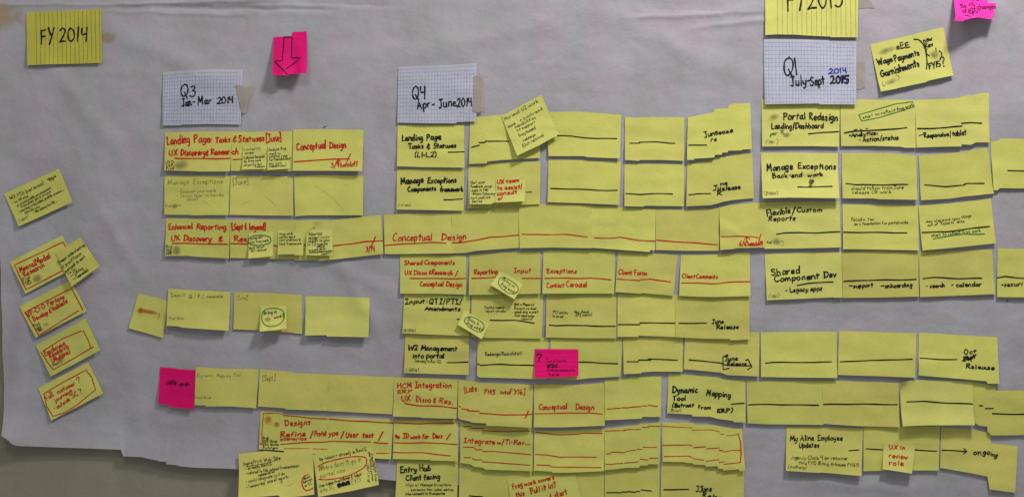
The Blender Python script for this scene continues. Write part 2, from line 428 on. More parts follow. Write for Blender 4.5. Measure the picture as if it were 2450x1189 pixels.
# ------------------------------------------------------------------ single-stroke handwriting (~ = curved stroke)
G = {
'A': (62, "0,0 31,100 60,-3;13,36 50,38"), 'B': (54, "4,100 4,0;~2,98 36,94 40,70 6,52;~6,52 48,46 46,10 2,0"),
'C': (58, "~52,84 38,99 10,78 3,36 22,2 56,12"), 'D': (60, "7,97 7,0;~0,98 36,92 58,58 42,14 3,0"),
'E': (50, "6,98 5,0;6,98 46,100;6,52 40,55;5,0 50,4"), 'F': (48, "6,98 5,-4;3,97 48,101;5,52 38,55"),
'G': (62, "~52,84 34,99 7,70 6,25 28,0 54,16 56,44;34,44 60,44"), 'H': (58, "5,100 4,0;53,100 54,-2;4,50 54,53"),
'I': (40, "3,97 38,98;21,97 20,0;0,0 41,1"), 'J': (46, "8,96 50,99;~31,97 33,25 20,-4 0,6"),
'K': (52, "5,100 4,0;50,98 6,45;16,55 54,0"), 'L': (46, "~6,100 5,50 4,2;4,2 46,4"),
'M': (70, "2,0 10,100;10,100 34,30;34,30 60,100;60,100 66,-3"), 'N': (60, "4,0 6,100;6,100 52,2;52,2 56,100"),
'O': (60, "~30,100 6,75 6,25 30,0 56,28 54,76 28,99"), 'P': (48, "6,98 5,-3;~2,97 38,98 46,74 30,52 6,48"),
'Q': (66, "~34,100 8,80 4,30 28,0 58,28 58,78 34,100;~32,34 46,10 66,-10"), 'R': (54, "6,97 5,0;~1,96 40,98 44,70 8,52;~10,52 30,30 56,0"),
'S': (52, "~48,86 30,100 6,84 16,58 44,40 40,8 18,-2 0,12"), 'T': (54, "0,97 56,100;28,98 27,0"),
'U': (56, "~4,98 4,30 22,0 46,22 52,98"), 'V': (56, "2,100 27,0;27,0 56,100"), 'W': (80, "0,100 18,0;18,0 40,72;40,72 58,0;58,0 80,100"),
'X': (56, "2,98 54,0;54,100 2,-2"), 'Y': (54, "2,100 26,52;54,100 16,-4"), 'Z': (52, "4,97 50,98;50,98 2,0;2,0 54,4"),
'a': (44, "~32,46 18,52 4,34 6,8 18,2 34,24;~38,56 39,20 43,2 52,4"), 'b': (44, "4,96 4,2;~4,34 22,54 42,32 32,4 4,4"),
'c': (38, "~36,44 20,54 3,30 12,2 38,10"), 'd': (46, "~38,40 18,52 2,26 14,0 38,16;42,98 40,0"),
'e': (40, "~6,27 35,30 34,48 20,54 6,40 5,12 20,-1 40,8"), 'f': (34, "~34,88 20,98 13,70 12,0;0,48 32,52"),
'g': (44, "~38,42 18,54 3,30 14,6 38,22;~40,50 38,0 26,-38 4,-26"), 'h': (44, "5,98 4,0;~4,28 20,52 36,40 40,0"),
'i': (16, "8,50 8,0;8,74 9,80"), 'j': (24, "~16,50 16,0 8,-34 -8,-26;17,74 18,80"),
'k': (42, "5,98 4,0;36,52 5,22;14,30 42,0"), 'l': (16, "8,98 7,0"),
'm': (64, "4,50 4,0;~4,26 18,52 30,40 32,0;~32,26 46,52 58,38 62,0"), 'n': (44, "4,50 4,0;~4,26 22,54 36,40 40,0"),
'o': (42, "~22,52 4,34 8,4 28,0 40,22 32,48 18,52"), 'p': (44, "5,50 2,-38;~4,34 22,56 42,34 30,4 5,8"),
'q': (44, "~38,42 18,54 3,30 14,4 38,20;40,50 38,-38"), 'r': (34, "5,50 4,0;~4,24 16,48 34,48"),
's': (36, "~34,44 18,54 8,40 30,22 24,0 2,6"), 't': (34, "16,84 15,0;0,54 34,56"), 'u': (44, "~4,50 4,12 20,0 36,18;38,50 41,0"),
'v': (40, "2,50 18,0;18,0 40,52"), 'w': (58, "~2,50 10,2 28,34;~28,34 40,0 58,50"), 'x': (40, "2,50 38,0;38,52 2,-2"),
'y': (42, "~4,50 8,18 26,14;~40,50 32,0 16,-34 0,-30"), 'z': (40, "4,50 36,50;36,50 4,2;4,2 40,4"),
'0': (56, "~30,98 8,74 6,22 28,0 52,30 50,78 26,98"), '1': (22, "12,98 10,0"), '2': (52, "~4,82 24,100 44,80 28,38 0,2;~0,2 24,6 54,4"),
'3': (48, "~4,92 30,98 38,74 16,56;~16,56 46,48 42,10 20,-2 0,8"), '4': (50, "~6,96 6,52 42,54;44,98 40,-4"),
'5': (48, "10,96 48,99;~10,96 8,58 36,56 42,20 22,-2 2,8"), '6': (46, "~34,98 10,64 4,20 24,0 42,20 30,44 6,26"),
'7': (46, "2,96 46,97;46,97 16,0"), '8': (46, "~38,84 20,98 8,78 38,34 26,0 4,20 36,74 38,84"), '9': (46, "~38,84 20,98 6,76 18,52 40,72;40,90 34,0"),
'&': (44, "~36,66 12,70 8,52 26,44;~26,44 2,36 4,10 38,14;24,92 23,70;22,12 21,-10"), '/': (34, "32,108 2,-16"), '(': (24, "~22,112 4,70 4,30 18,-14"),
')': (24, "~4,112 20,75 20,30 4,-14"), '[': (26, "24,108 6,106;6,106 4,-14;4,-14 24,-12"), ']': (26, "2,108 20,106;20,106 20,-16;20,-16 0,-14"),
'-': (26, "3,42 24,45"), ':': (14, "7,44 8,50;7,6 8,12"), '.': (14, "6,0 8,5"), ',': (14, "8,6 4,-10"), '?': (42, "~2,76 20,100 40,80 24,48 20,30;18,4 19,8"),
'"': (22, "6,100 5,84;16,100 15,84"), "'": (12, "6,100 5,84"), '=': (38, "3,55 35,57;3,32 35,34"), '>': (60, "0,40 56,44;~38,66 58,44 40,22"),
'+': (46, "3,48 43,50;23,76 22,18"), '#': (60, "18,90 12,0;44,92 38,-2;0,58 60,62;0,28 58,32"), '~': (44, "~2,36 14,52 28,36 42,50"), '|': (10, "5,106 4,-6"),
}
def text(key, s, x0, y0, x1, y1, h, col='k', w=None, gapf=15, jit=1.25):
    nn = ALL[key]
    if w is None: w = 3.4
    if col == 'n': w *= 0.80
    elif h <= 13: w *= 0.85
    else: w *= 0.95
    # natural width
    adv = []; tot = 0
    for ch in s:
        if ch == ' ': adv.append(tot); tot += 34; continue
        if ch not in G: adv.append(tot); continue
        adv.append(tot); tot += G[ch][0] + gapf
    tot = max(1, tot - gapf)
    L = math.hypot(x1 - x0, y1 - y0)
    sx = L / tot; sy = h / 100.0
    ux, uy = (x1 - x0) / L, (y1 - y0) / L
    for ch, a in zip(s, adv):
        if ch == ' ' or ch not in G: continue
        jy = (rnd.random() - .5) * 5 * jit; js = 1 + (rnd.random() - .5) * .16 * jit; sl = (rnd.random() - .35) * .16 * jit; wx = 1 + (rnd.random() - .5) * .18 * jit
        for st in G[ch][1].split(';'):
            curved = st[0] == '~'
            pts = [tuple(float(q) for q in p.split(',')) for p in st.lstrip('~').split()]
            pts = [(px + (rnd.random() - .5) * 4 * jit, py + (rnd.random() - .5) * 4 * jit) for px, py in pts]
            if curved: pts = catmull(pts, 4 if h > 9 else 3)
            out = []
            for px, py in pts:
                gx = (a + px * wx + sl * py) * sx; gy = (py * js + jy) * sy
                out.append((x0 + ux * gx + uy * gy, y0 + uy * gx - ux * gy))
            stroke(nn, out, col, w)

def line(key, pts, col='k', w=3.4, part='drawn_line', curve=False, wob=0.5):
    nn = ALL[key]
    if curve: pts = catmull(pts, 6)
    pts = resample(pts, 14)
    ph = rnd.random() * 6
    pts = [(x, y + wob * math.sin(ph + x * 0.07)) for x, y in pts]
    stroke(nn, pts, col, w, part=part, vary=0.12)

def oval(key, cx, cy, rx, ry, ang, col='g', w=2.4, a0=0, a1=380, pw=0.85):
    ca, sa = math.cos(math.radians(ang)), math.sin(math.radians(ang))
    pts = []
    for i in range(33):
        t = math.radians(a0 + (a1 - a0) * i / 32)
        c, s_ = math.cos(t), math.sin(t)
        c = math.copysign(abs(c) ** pw, c); s_ = math.copysign(abs(s_) ** pw, s_)
        k = 1 + 0.03 * math.sin(3 * t + cx)
        pts.append((cx + (c * rx * ca - s_ * ry * sa) * k, cy + (c * rx * sa + s_ * ry * ca) * k))
    line(key, pts, col, w, part='drawn_oval', wob=0)

# ------------------------------------------------------------------ the setting: wall and the big sheet of paper
wl = link('wall', [(-3.5, 0.0, -2.4), (3.5, 0.0, -2.4), (3.5, 0.0, 2.2), (-3.5, 0.0, 2.2), (-3.5, 0.12, -2.4), (3.5, 0.12, -2.4), (3.5, 0.12, 2.2), (-3.5, 0.12, 2.2)],
          [(0, 1, 2, 3), (5, 4, 7, 6), (4, 0, 3, 7), (1, 5, 6, 2), (3, 2, 6, 7), (4, 5, 1, 0)], M['wall'], smooth=False)
wl['kind'] = 'structure'

def build_roll():
    x1, y0 = 2800, -340
    NX = 480
    ys = [y0 + k * 12 for k in range(27)] + [-16 + 3.2 * k for k in range(1, 33)]
    last = ys[-1]
    ys += [last + (1046 - last) * k / 118 for k in range(1, 119)]
    NY = len(ys) - 1
    xs = sorted(set([k * 2806 / NX for k in range(NX + 1)] + [q[0] + 6 for q in BE if q[0] > -6 and q[0] < 2790]))
    NX = len(xs) - 1
    V, F = [], []
    for i in range(NX + 1):
        for j in range(NY + 1):
            v = (ys[j] - y0) / (1046 - y0)
            yl = y0 + (1046 - y0) * v
            # left edge drifts right towards the bottom
            xl = -6 + (0 if yl < 200 else (yl - 200) * 0.025) + 0.8 * math.sin(yl * .05) + 0.9 * ripple(yl, 3, 6, .35) - 14 * max(0, (120 - yl) / 400)
            x = xl + (x1 - xl) * xs[i] / 2806
            y = y0 + (bottom_edge(x) - y0) * v
            V.append(P3(x, y, paper_depth(x, y)))
    n = len(V); R = NY + 1
    V += [(a, b_ + 0.0002, c) for a, b_, c in V]
    for i in range(NX):
        for j in range(NY):
            a, b_, c, d = i * R + j, i * R + j + 1, (i + 1) * R + j + 1, (i + 1) * R + j
            F.append((a, b_, c, d)); F.append((n + d, n + c, n + b_, n + a))
    loop = [i * R for i in range(NX + 1)] + [NX * R + j for j in range(1, R)] + [i * R + NY for i in range(NX - 1, -1, -1)] + [j for j in range(NY - 1, 0, -1)]
    m0 = len(V); K = len(loop)
    V += [V[q] for q in loop] + [V[n + q] for q in loop]
    for k in range(K):
        k2 = (k + 1) % K
        F.append((m0 + k, m0 + k2, m0 + K + k2, m0 + K + k))
    o = link('paper_sheet', V, F, M['roll'])
    o['label'] = 'large sheet of wrinkled white paper on the wall behind all the notes'
    o['category'] = 'paper sheet'
    return o
roll = build_roll()
class RollNote: pass
rn = RollNote(); rn.depth = paper_depth; rn.obj = roll; rn.origin = (0, 0, 0); rn.ink = {}; rn.k = 0; ALL['roll'] = rn

Y = 'yellow'
# ------------------------------------------------------------------ big header sheets
add_note('fy14', 'legal', [(66, 32), (110, 30), (175, 27.5), (245, 23.5)], [(71, 159), (110, 157.5), (180, 155), (248, 153)],
         'yellow lined legal sheet reading FY 2014 in the upper left corner', 3.5, name='legal_sheet', category='paper sheet', group='yellow legal pad headings')
add_note('fy15', 'legal2', [(1830, -38), (2052, -38)], [(1828, 87), (1856, 85.5), (1895, 86), (1925, 88), (1983, 90.5), (1984, 92), (2048, 92.5)],
         'yellow lined legal sheet reading FY2015, cut by the top edge', 5, name='legal_sheet', category='paper sheet', group='yellow legal pad headings')
add_note('q3', 'grid', [(392, 174), (440, 170), (520, 167), (583, 168)], [(393, 302), (437, 301.5), (438, 300), (500, 298.5), (579, 300)],
         'white graph paper sheet reading Q3 Jan-Mar 2014', 2.5, name='graph_paper_sheet', category='paper sheet', group='graph paper quarter headings')
add_note('q4', 'grid', [(954, 162), (1000, 160), (1080, 157.5), (1141, 153)], [(952, 295), (1020, 297), (1092, 297), (1093, 294), (1140, 292.5)],
         'white graph paper sheet reading Q4 Apr-June 2014', 3.5, name='graph_paper_sheet', category='paper sheet', group='graph paper quarter headings')
# ------------------------------------------------------------------ right block, first row before its heading sheet
add_note('R1a', 'bright', [(1821, 239), (2008, 240)], [(1821, 352), (1859, 351.5), (1940, 351), (2004, 352.5)],
         'yellow sticky note reading Portal Redesign Landing/Dashboard', 4)
add_note('R1b', 'bright', [(2008, 240), (2100, 240), (2187, 241)], [(2009, 351), (2080, 350.5), (2150, 352.5), (2160, 355), (2187, 355)],
         'yellow sticky note reading Analytics Action/status with a green box around small handwriting', 3.5)
add_note('R1c', 'bright', [(2187, 241), (2271, 237.5), (2295, 235), (2296, 232), (2324, 229), (2340, 225), (2363, 224)],
         [(2188, 354.7), (2267, 352.3), (2295, 352), (2296, 347), (2318, 348), (2330, 342.4), (2363, 342)],
         'yellow sticky note reading Responsive/tablet under a thick black line', 5)
add_note('q1', 'grid', [(1826, 95), (1900, 96), (1960, 97), (2047, 99)], [(1827, 252), (1890, 251), (1955, 250), (1956, 252), (2044, 252.5)],
         'white graph paper sheet reading Q1 July-Sept with 2014 in blue above 2015', 5, on=('R1a', 'R1b'), name='graph_paper_sheet', category='paper sheet', group='graph paper quarter headings')
add_note('wage', 'bright', [(2080, 108), (2142, 94), (2205, 79), (2218, 76), (2254, 67)], [(2102, 222), (2140, 215), (2141, 214), (2165, 209), (2210, 199.5), (2214, 196.5), (2276, 183)],
         'tilted yellow sticky note reading Wage Payments Garnishments at upper right', 6)
add_note('arrow', 'pink', [(656, 91), (700, 88), (701, 79), (735, 77)], [(658, 185), (696, 186.5), (697, 182.5), (740, 181)],
         'pink lined sticky note with a drawn black arrow pointing down', 20, group='pink sticky notes', power=1.5)
add_note('pinktr', 'pink2', [(2281, -28), (2358, -28), (2359, 9), (2380, 10)], [(2262, 62), (2284, 63), (2285, 60), (2294, 57), (2306, 54), (2323, 51), (2360, 54)],
         'pink sticky note with scribbled black words at the top right', 34, group='pink sticky notes', power=1.3)

# ------------------------------------------------------------------ left block
add_note('A1a', Y, [(397, 318), (470, 316), (556, 316)], [(398, 409), (470, 411), (480, 412), (555, 411.5)],
         'yellow sticky note with red writing Landing Page: Tasks, UX Discovery & Research', 6)
add_note('A1b', Y, [(556, 316), (603, 317), (701, 315)], [(556, 410), (600, 410.5), (702, 411)],
         'yellow sticky note reading Statuses [June] in red, two small notes on it', 4)
add_note('A1m', 'bright', [(584, 350), (641, 349)], [(584, 407.5), (641, 406)],
         'small yellow note reading Limited UI scope stuck under the words Statuses [June]', 4, on=('A1b',), gap=0.6, group='small yellow sticky notes stuck on larger ones')
add_note('A1n', 'bright', [(643, 349), (700, 348)], [(644, 408.5), (697, 405)],
         'small yellow note reading Analyze frog work, stuck below the red word [June]', 4, on=('A1b',), gap=0.7, group='small yellow sticky notes stuck on larger ones')
add_note('A1c', Y, [(703, 311), (760, 310), (871, 312)], [(703, 410), (790, 410), (869, 411)],
         'yellow sticky note reading Conceptual Design in red over 3/9 handoff', 7, gap=1.2)
add_note('A2a', Y, [(396, 422), (470, 421), (552, 422.5)], [(397, 514), (452, 514.5), (470, 516), (500, 515), (550, 515)],
         'yellow sticky note with Manage Exceptions in faint pencil', 3)
add_note('A2b', Y, [(554, 421.5), (640, 422), (702, 423.5)], [(552, 514.5), (640, 516), (704, 516.5)],
         'nearly blank yellow note with pencilled [June], right of pencilled Manage Exceptions', 2)
add_note('A2c', Y, [(705, 422.5), (760, 419.5), (870, 421)], [(708, 518), (740, 515.5), (870, 515.5)],
         'blank yellow sticky note below the note with the 3/9 handoff', 3)
add_note('A3a', Y, [(400, 523), (470, 523), (552, 526)], [(399, 612), (455, 612), (470, 614), (551, 618)],
         'yellow sticky note reading Enhanced Reporting, UX Discovery & in red', 5)
add_note('A3b', Y, [(552, 526), (600, 526), (707, 527)], [(553, 617), (600, 618), (640, 619.5), (707, 619.5)],
         'yellow sticky note reading [Sept & beyond] in red above a green oval', 2)
add_note('A3c', Y, [(707, 527), (790, 527)], [(707, 619), (708, 623), (760, 622), (790, 621)],
         'yellow sticky note mostly hidden behind the small root problems note', 2.5, gap=0.5)
add_note('A3d', Y, [(754, 533), (800, 526.5), (850, 521), (913, 515)], [(765, 624), (802, 620.5), (860, 614), (919, 607.5)],
         'tilted yellow sticky note ending in 3/14 with a red slash', 3, gap=1.8, extra=lambda u, v: 0.009 * max(0, 1 - (u * 1.3 + v) / 0.20) ** 2)
add_note('A3m', 'bright', [(597, 557), (655, 556)], [(598, 618), (625, 616), (656, 612.5)],
         'small yellow note with a green oval around Integrate into frog work', 6, on=('A3b',), gap=0.6, group='small yellow sticky notes stuck on larger ones')
add_note('A3n', 'bright', [(667, 551), (705, 549.5), (706, 553), (727, 552)], [(667, 609), (707, 608), (708, 610.5), (729, 610)],
         'small yellow note reading frog work, root problems & task framework', 5, on=('A3b', 'A3c'), gap=0.6, group='small yellow sticky notes stuck on larger ones')
add_note('A3o', 'bright', [(736, 550), (798, 548)], [(735, 610), (760, 611), (798, 611)],
         'small yellow note reading Reporting project works, left of the red 3/14', 5, on=('A3b', 'A3c', 'A3d'), gap=0.6, group='small yellow sticky notes stuck on larger ones')

# tilted notes down the left margin
add_note('L1', Y, [(12.6, 464.5), (80, 433), (144, 404)], [(50.5, 542), (115, 513), (178.5, 484)],
         'tilted yellow sticky note reading W2 PSS, highest on the left margin', 5, group='tilted yellow notes down the left margin')
add_note('L2', Y, [(27, 627), (90, 594), (151, 563)], [(67, 702), (130, 668), (191, 637)],
         'tilted yellow sticky note reading Mental Model Research inside a red box', 3.5, group='tilted yellow notes down the left margin')
add_note('L3', Y, [(50.5, 732), (112, 700), (172, 669)], [(90, 807), (150, 775), (211, 743)],
         'tilted yellow sticky note reading VP-CFO Persona Develop & Validate in a red box', 4, group='tilted yellow notes down the left margin')
add_note('L2b', Y, [(137, 607), (194, 567)], [(178, 685), (245, 636)],
         'tilted squarish yellow note reading Deeper understanding of practitioner approach to work', 3.5, on=('L2', 'L3'), group='tilted yellow notes down the left margin')
add_note('L4', Y, [(87.5, 825), (145, 794), (206, 761)], [(126, 899), (185, 868), (244.6, 836)],
         'tilted yellow sticky note reading Employee Research in a red box', 5, gap=1.0, group='tilted yellow notes down the left margin')
add_note('L5', Y, [(93, 927.5), (150, 898), (212.6, 866)], [(128, 1003), (190, 971), (250.6, 939)],
         'tilted yellow sticky note reading Full customer journeys in a red outline', 4, group='tilted yellow notes down the left margin')

# input row
add_note('I0', Y, [(333, 701.6), (370, 710), (405, 719.7)], [(311, 784), (350, 795), (393, 807.7)],
         'tilted square yellow note with only one red blurred-out word', 2)
add_note('I1', Y, [(404.6, 689.7), (445, 692.7), (553, 697.5)], [(403, 778), (430, 779), (441, 782), (551, 789.6)],
         'yellow sticky note reading Input Q / F / Amendm in pencil', 6, on=('I0',))
add_note('I2', Y, [(562, 697.5), (651, 701), (724, 705)], [(560.6, 786.8), (626, 789), (706, 795.5), (707, 797), (725, 797.4)],
         'yellow sticky note with pencilled [June] behind the Bring in work? oval', 2)
add_note('I2m', 'bright', [(624.5, 731), (687, 731)], [(628, 790.5), (660, 788), (691, 784)],
         'small square yellow note reading Bring in work? inside a green oval', 14, on=('I2',), gap=0.6, group='small yellow sticky notes stuck on larger ones')
add_note('I3', 'bright', [(732, 707.7), (800, 709), (886, 712)], [(733, 800.7), (784, 800), (785, 803), (884, 805)],
         'blank yellow sticky note at the right end of the Bring in work? row', 9)

# dynamic mapping row, left
add_note('pinkh', 'pink', [(385, 876.5), (412, 879), (434, 882), (470, 884)], [(382, 963), (406, 966.5), (416, 972), (467, 976.4)],
         'pink lined sticky note with black hash marks, left of pencilled Dynamic Mapping Tool', 4, group='pink sticky notes')
add_note('D1', Y, [(471, 876), (526, 880), (620, 882.6)], [(469, 966.7), (494, 967.5), (496, 970), (556, 969.5), (616, 974)],
         'yellow sticky note reading Dynamic Mapping Tool in faint pencil', 4)
add_note('D2', Y, [(623, 882.6), (698, 887.6), (701, 891.5), (786, 894)], [(620, 970), (684, 974.5), (687, 977), (786, 980.6)],
         'yellow sticky note with only [Sept] in pencil at its left', 3)
add_note('D3', Y, [(786, 894), (870, 898), (944, 901)], [(786, 981), (860, 985), (940, 989)],
         'blank yellow sticky note left of the red HCM Integration note', 2.5)

# ------------------------------------------------------------------ middle block (built bottom row first so that upper rows overlap)
add_note('E1', Y, [(951, 1090), (1020, 1091), (1096, 1095)], [(948, 1222), (1094, 1224)],
         'yellow sticky note reading Entry Hub Client facing at the bottom edge of the photo', 3, gap=.6)
add_note('E2', Y, [(1100, 1098), (1161, 1112), (1273, 1118)], [(1098, 1224), (1276, 1228)],
         'yellow sticky note on the bottom edge, immediately right of Entry Hub', 2, gap=.6)
add_note('E3', Y, [(1274, 1118), (1445, 1116)], [(1276, 1226), (1444, 1226)],
         'yellow sticky note on the bottom edge behind the slanted Frog work note', 2, gap=.6)
add_note('E4', Y, [(1446, 1112), (1500, 1106), (1577, 1099)], [(1446, 1224), (1576, 1224)],
         'yellow sticky note with stepped black line, left of the bottom edge June Release', 2, gap=.6)
add_note('E5', Y, [(1582, 1095), (1660, 1098), (1779, 1115)], [(1578, 1224), (1778, 1226)],
         'yellow sticky note reading June Release cut by the bottom edge', 2, gap=.6)
add_note('E2m', Y, [(1215, 1143), (1300, 1137), (1376, 1131)], [(1226, 1240), (1400, 1230)],
         'tilted yellow note with slanted red words Frog work covers this', 2, on=('E2', 'E3'))
add_note('S1', Y, [(624.5, 981.6), (679, 985), (680, 990), (785, 996)], [(622.6, 1071), (682, 1075), (683, 1080), (785, 1083.5)],
         'yellow sticky note reading Designs, Refine scenarios with a red corner line', 3.5)
add_note('S2', Y, [(785, 996), (860, 999), (941, 1002)], [(785, 1084), (860, 1090), (903, 1093), (937, 1095)],
         'yellow sticky note reading Prototype / User test / in red', 4)
add_note('S3', Y, [(943, 1003), (1020, 1003), (1096, 1004)], [(941.5, 1094), (1006, 1096), (1030, 1096), (1031, 1098), (1096, 1100)],
         'yellow sticky note reading ID work for Devs / in red', 5)
add_note('S4', Y, [(1101, 1006), (1129, 1013), (1163, 1016), (1275, 1021.6)], [(1102, 1104), (1126, 1107.4), (1134.6, 1112.8), (1156, 1115.4), (1161.4, 1120), (1274, 1124)],
         'yellow sticky note reading Integrate w/ Ti-Rav in red', 5)
add_note('S5', Y, [(1278, 1028), (1322, 1028), (1420, 1024.5), (1446, 1024)], [(1277, 1122.7), (1319.7, 1125), (1322, 1127.5), (1365, 1127.5), (1435, 1124), (1445, 1123)],
         'yellow sticky note with three plain red lines, right of the Integrate note', 4)
add_note('S6', Y, [(1446, 1023), (1480.5, 1020.7), (1518, 1016), (1550, 1011), (1580, 1009)],
         [(1446, 1121), (1467, 1119.5), (1498, 1115.4), (1526, 1115.4), (1531.4, 1110), (1547.5, 1110), (1550, 1107), (1576, 1107.4)],
         'yellow sticky note with three rising stepped red lines', 4.5)
add_note('S7', Y, [(1583, 1008), (1659, 1009.5), (1660, 1013.5), (1708.5, 1015), (1732.6, 1019.7), (1756.8, 1023.4), (1774, 1024)],
         [(1583.7, 1101), (1636, 1102), (1638.7, 1104), (1655, 1104.7), (1657.5, 1108), (1684, 1108.7), (1688, 1112.8), (1714, 1111.4), (1716.5, 1118), (1727, 1118), (1728.6, 1122), (1765, 1119), (1767.5, 1124), (1780, 1122.7)],
         'yellow sticky note whose red lines close in a bracket on its right', 4.5)
add_note('H1', Y, [(944, 901), (1000, 902), (1096, 906.7)], [(941.5, 993.4), (1008, 995.5), (1010, 997), (1093, 998.8)],
         'yellow sticky note reading HCM Integration ERP, UX Disco & Res. in red', 6, gap=1.4)
add_note('H2', Y, [(1097, 906.7), (1153, 914), (1275.4, 919.6)], [(1096, 996), (1102, 1001), (1126.5, 1005.5), (1129, 1008), (1163, 1009.5), (1164, 1015), (1215, 1017), (1272, 1020)],
         'yellow sticky note reading [Late FY15 into FY16] in red', 7)
add_note('H3', Y, [(1278, 918), (1322, 917), (1380, 919), (1445, 914.5)], [(1276.8, 1019), (1338.5, 1019.3), (1400, 1017), (1446, 1015.6)],
         'yellow sticky note reading Conceptual Design, right of [Late FY15 into FY16]', 6)
add_note('H4', Y, [(1446, 907), (1484, 904), (1518, 900), (1582, 898.6)], [(1446, 1002.8), (1486, 1001), (1534, 998.8), (1535.5, 994.7), (1580, 994.7)],
         'yellow sticky note with one rising stepped red line, above the three-line one', 5)
add_note('H5', Y, [(1599, 892.8), (1655, 896), (1722, 902), (1724.6, 905), (1756.8, 908), (1782, 909)],
         [(1594.5, 986), (1653.5, 989.4), (1655, 993.4), (1695, 994), (1719, 1000), (1751.4, 1004), (1754, 1007.3), (1781.4, 1008)],
         'yellow sticky note reading Dynamic Mapping Tool (Extract from ERP) in black', 5)
add_note('W1', Y, [(970, 798.6), (1040, 801), (1123, 803)], [(968, 890), (1040, 893), (1121.7, 895)],
         'yellow sticky note reading W2 Management into portal', 4)
add_note('W2', Y, [(1143, 806), (1225, 808), (1311.5, 807)], [(1141.5, 897), (1148, 901), (1188, 902), (1279.5, 905), (1308, 906)],
         'yellow sticky note reading Redesign/Rearchitect', 4)
add_note('W3', Y, [(1317, 807), (1400, 808), (1488, 808)], [(1317, 906), (1362.6, 907), (1380, 906), (1410, 903), (1450, 900.7), (1484, 899)],
         'yellow sticky note behind the right side of the pink Include W2C note', 4)
add_note('W4', Y, [(1490, 808), (1515.6, 806), (1633, 804)], [(1491, 893), (1532, 891.6), (1534, 888.7), (1562.5, 887), (1631.6, 887.6)],
         'yellow note with a stepped black line, left of the bracketed June Release', 5)
add_note('W5', Y, [(1638, 805), (1744, 806), (1745, 800), (1790, 794), (1815.5, 794)], [(1634, 881.6), (1654, 883), (1721.6, 889.5), (1737, 895.5), (1781.6, 897), (1813, 898.6)],
         'yellow sticky note reading June Release in black square brackets', 4)
add_note('W6', Y, [(1818.8, 794), (1900, 793), (2000, 793)], [(1818, 899.7), (1868, 901), (1999.6, 902)],
         'yellow note with a plain black line, right of the bracketed June Release', 5)
add_note('W7', Y, [(2006, 790.4), (2132, 794.7), (2190.6, 796.4)], [(2001, 895), (2100, 898), (2185, 901.5)],
         'yellow sticky note with a plain black line, left of Oct Release', 4)
add_note('W8', Y, [(2197, 794.7), (2337, 803.5), (2384.5, 806)], [(2193, 896), (2308.7, 905.7), (2355, 910), (2357, 915.6), (2385.6, 915.6)],
         'yellow sticky note reading Oct Release with Sept crossed out', 5)
add_note('N1', Y, [(968, 701), (1040, 704), (1125, 708)], [(964, 796), (1040, 799.5), (1123, 802.5)],
         'yellow sticky note reading Input: QTI/PTI/Amendments', 4)
add_note('N2', Y, [(1128.7, 706), (1300, 704)], [(1127, 805), (1170, 807), (1230, 808), (1296, 809)],
         'yellow sticky note reading Painful legacy report screens in small writing', 3)
add_note('N3', Y, [(1307, 703), (1400, 702), (1474, 701)], [(1305.5, 806), (1400, 808), (1474, 808)],
         'yellow sticky note reading PTI exists in prod, How should QTI match?', 4)
add_note('N4', Y, [(1477, 702), (1550, 702), (1614, 704)], [(1476, 804.7), (1526, 804.7), (1527, 801.6), (1551, 802.6), (1614.7, 805)],
         'yellow note with a stepped black line, directly under the Client Forax note', 4)
add_note('N5', Y, [(1614, 704), (1711, 707), (1792, 706)], [(1614.5, 805), (1674.6, 808.6), (1743.7, 809.4), (1745, 812.5), (1790.7, 810.5)],
         'yellow sticky note reading June Release below the Client Comments note', 5)
add_note('pinkw', 'pink', [(1279, 834), (1383, 834.3)], [(1278, 901.7), (1330, 901), (1383, 897.4)],
         'pink lined sticky note reading ? Include W2C Enhancements here', 5, on=('W2', 'W3'), group='pink sticky notes')
add_note('C1', Y, [(958, 609), (1040, 610), (1116, 610)], [(958.7, 701.6), (1040, 702), (1116, 704)],
         'yellow sticky note reading Shared Components, UX Disco & Research / Conceptual Design', 4)
add_note('C2', Y, [(1123.5, 609.6), (1178, 605.6), (1204, 603), (1293, 601)], [(1122, 704.7), (1200, 704), (1293, 702)],
         'yellow sticky note reading Reporting and Input in red', 5)
add_note('C3', Y, [(1300, 599), (1420, 598), (1471, 601)], [(1297, 702), (1380, 701.5), (1468.6, 701.6)],
         'yellow sticky note reading Exceptions over Contact Carousel in red', 5)
add_note('C4', Y, [(1478, 600), (1544, 605), (1620.5, 610)], [(1471, 698), (1533, 702), (1535, 700.5), (1577, 704), (1610, 707)],
         'yellow sticky note reading Client Forax in red', 4)
add_note('C5', Y, [(1628, 610), (1686, 610), (1717, 608.5), (1756, 604), (1793, 603)], [(1623, 706.7), (1662, 709), (1708, 709.7), (1793, 707.5)],
         'yellow sticky note reading Client Comments in red', 4)
add_note('C2m', 'bright', [(1196, 648), (1252, 678)], [(1174.5, 681), (1231, 715)],
         'small tilted yellow note with green oval Bring in frog work?, below Reporting', 6, on=('C2', 'N2'), gap=.6, group='small yellow sticky notes stuck on larger ones')
add_note('N1m', 'bright', [(1112, 742), (1172, 774)], [(1096, 775), (1153, 809)],
         'small tilted yellow note with green oval Bring in frog work?, below Amendments', 7, on=('N1', 'N2'), gap=.6, group='small yellow sticky notes stuck on larger ones')
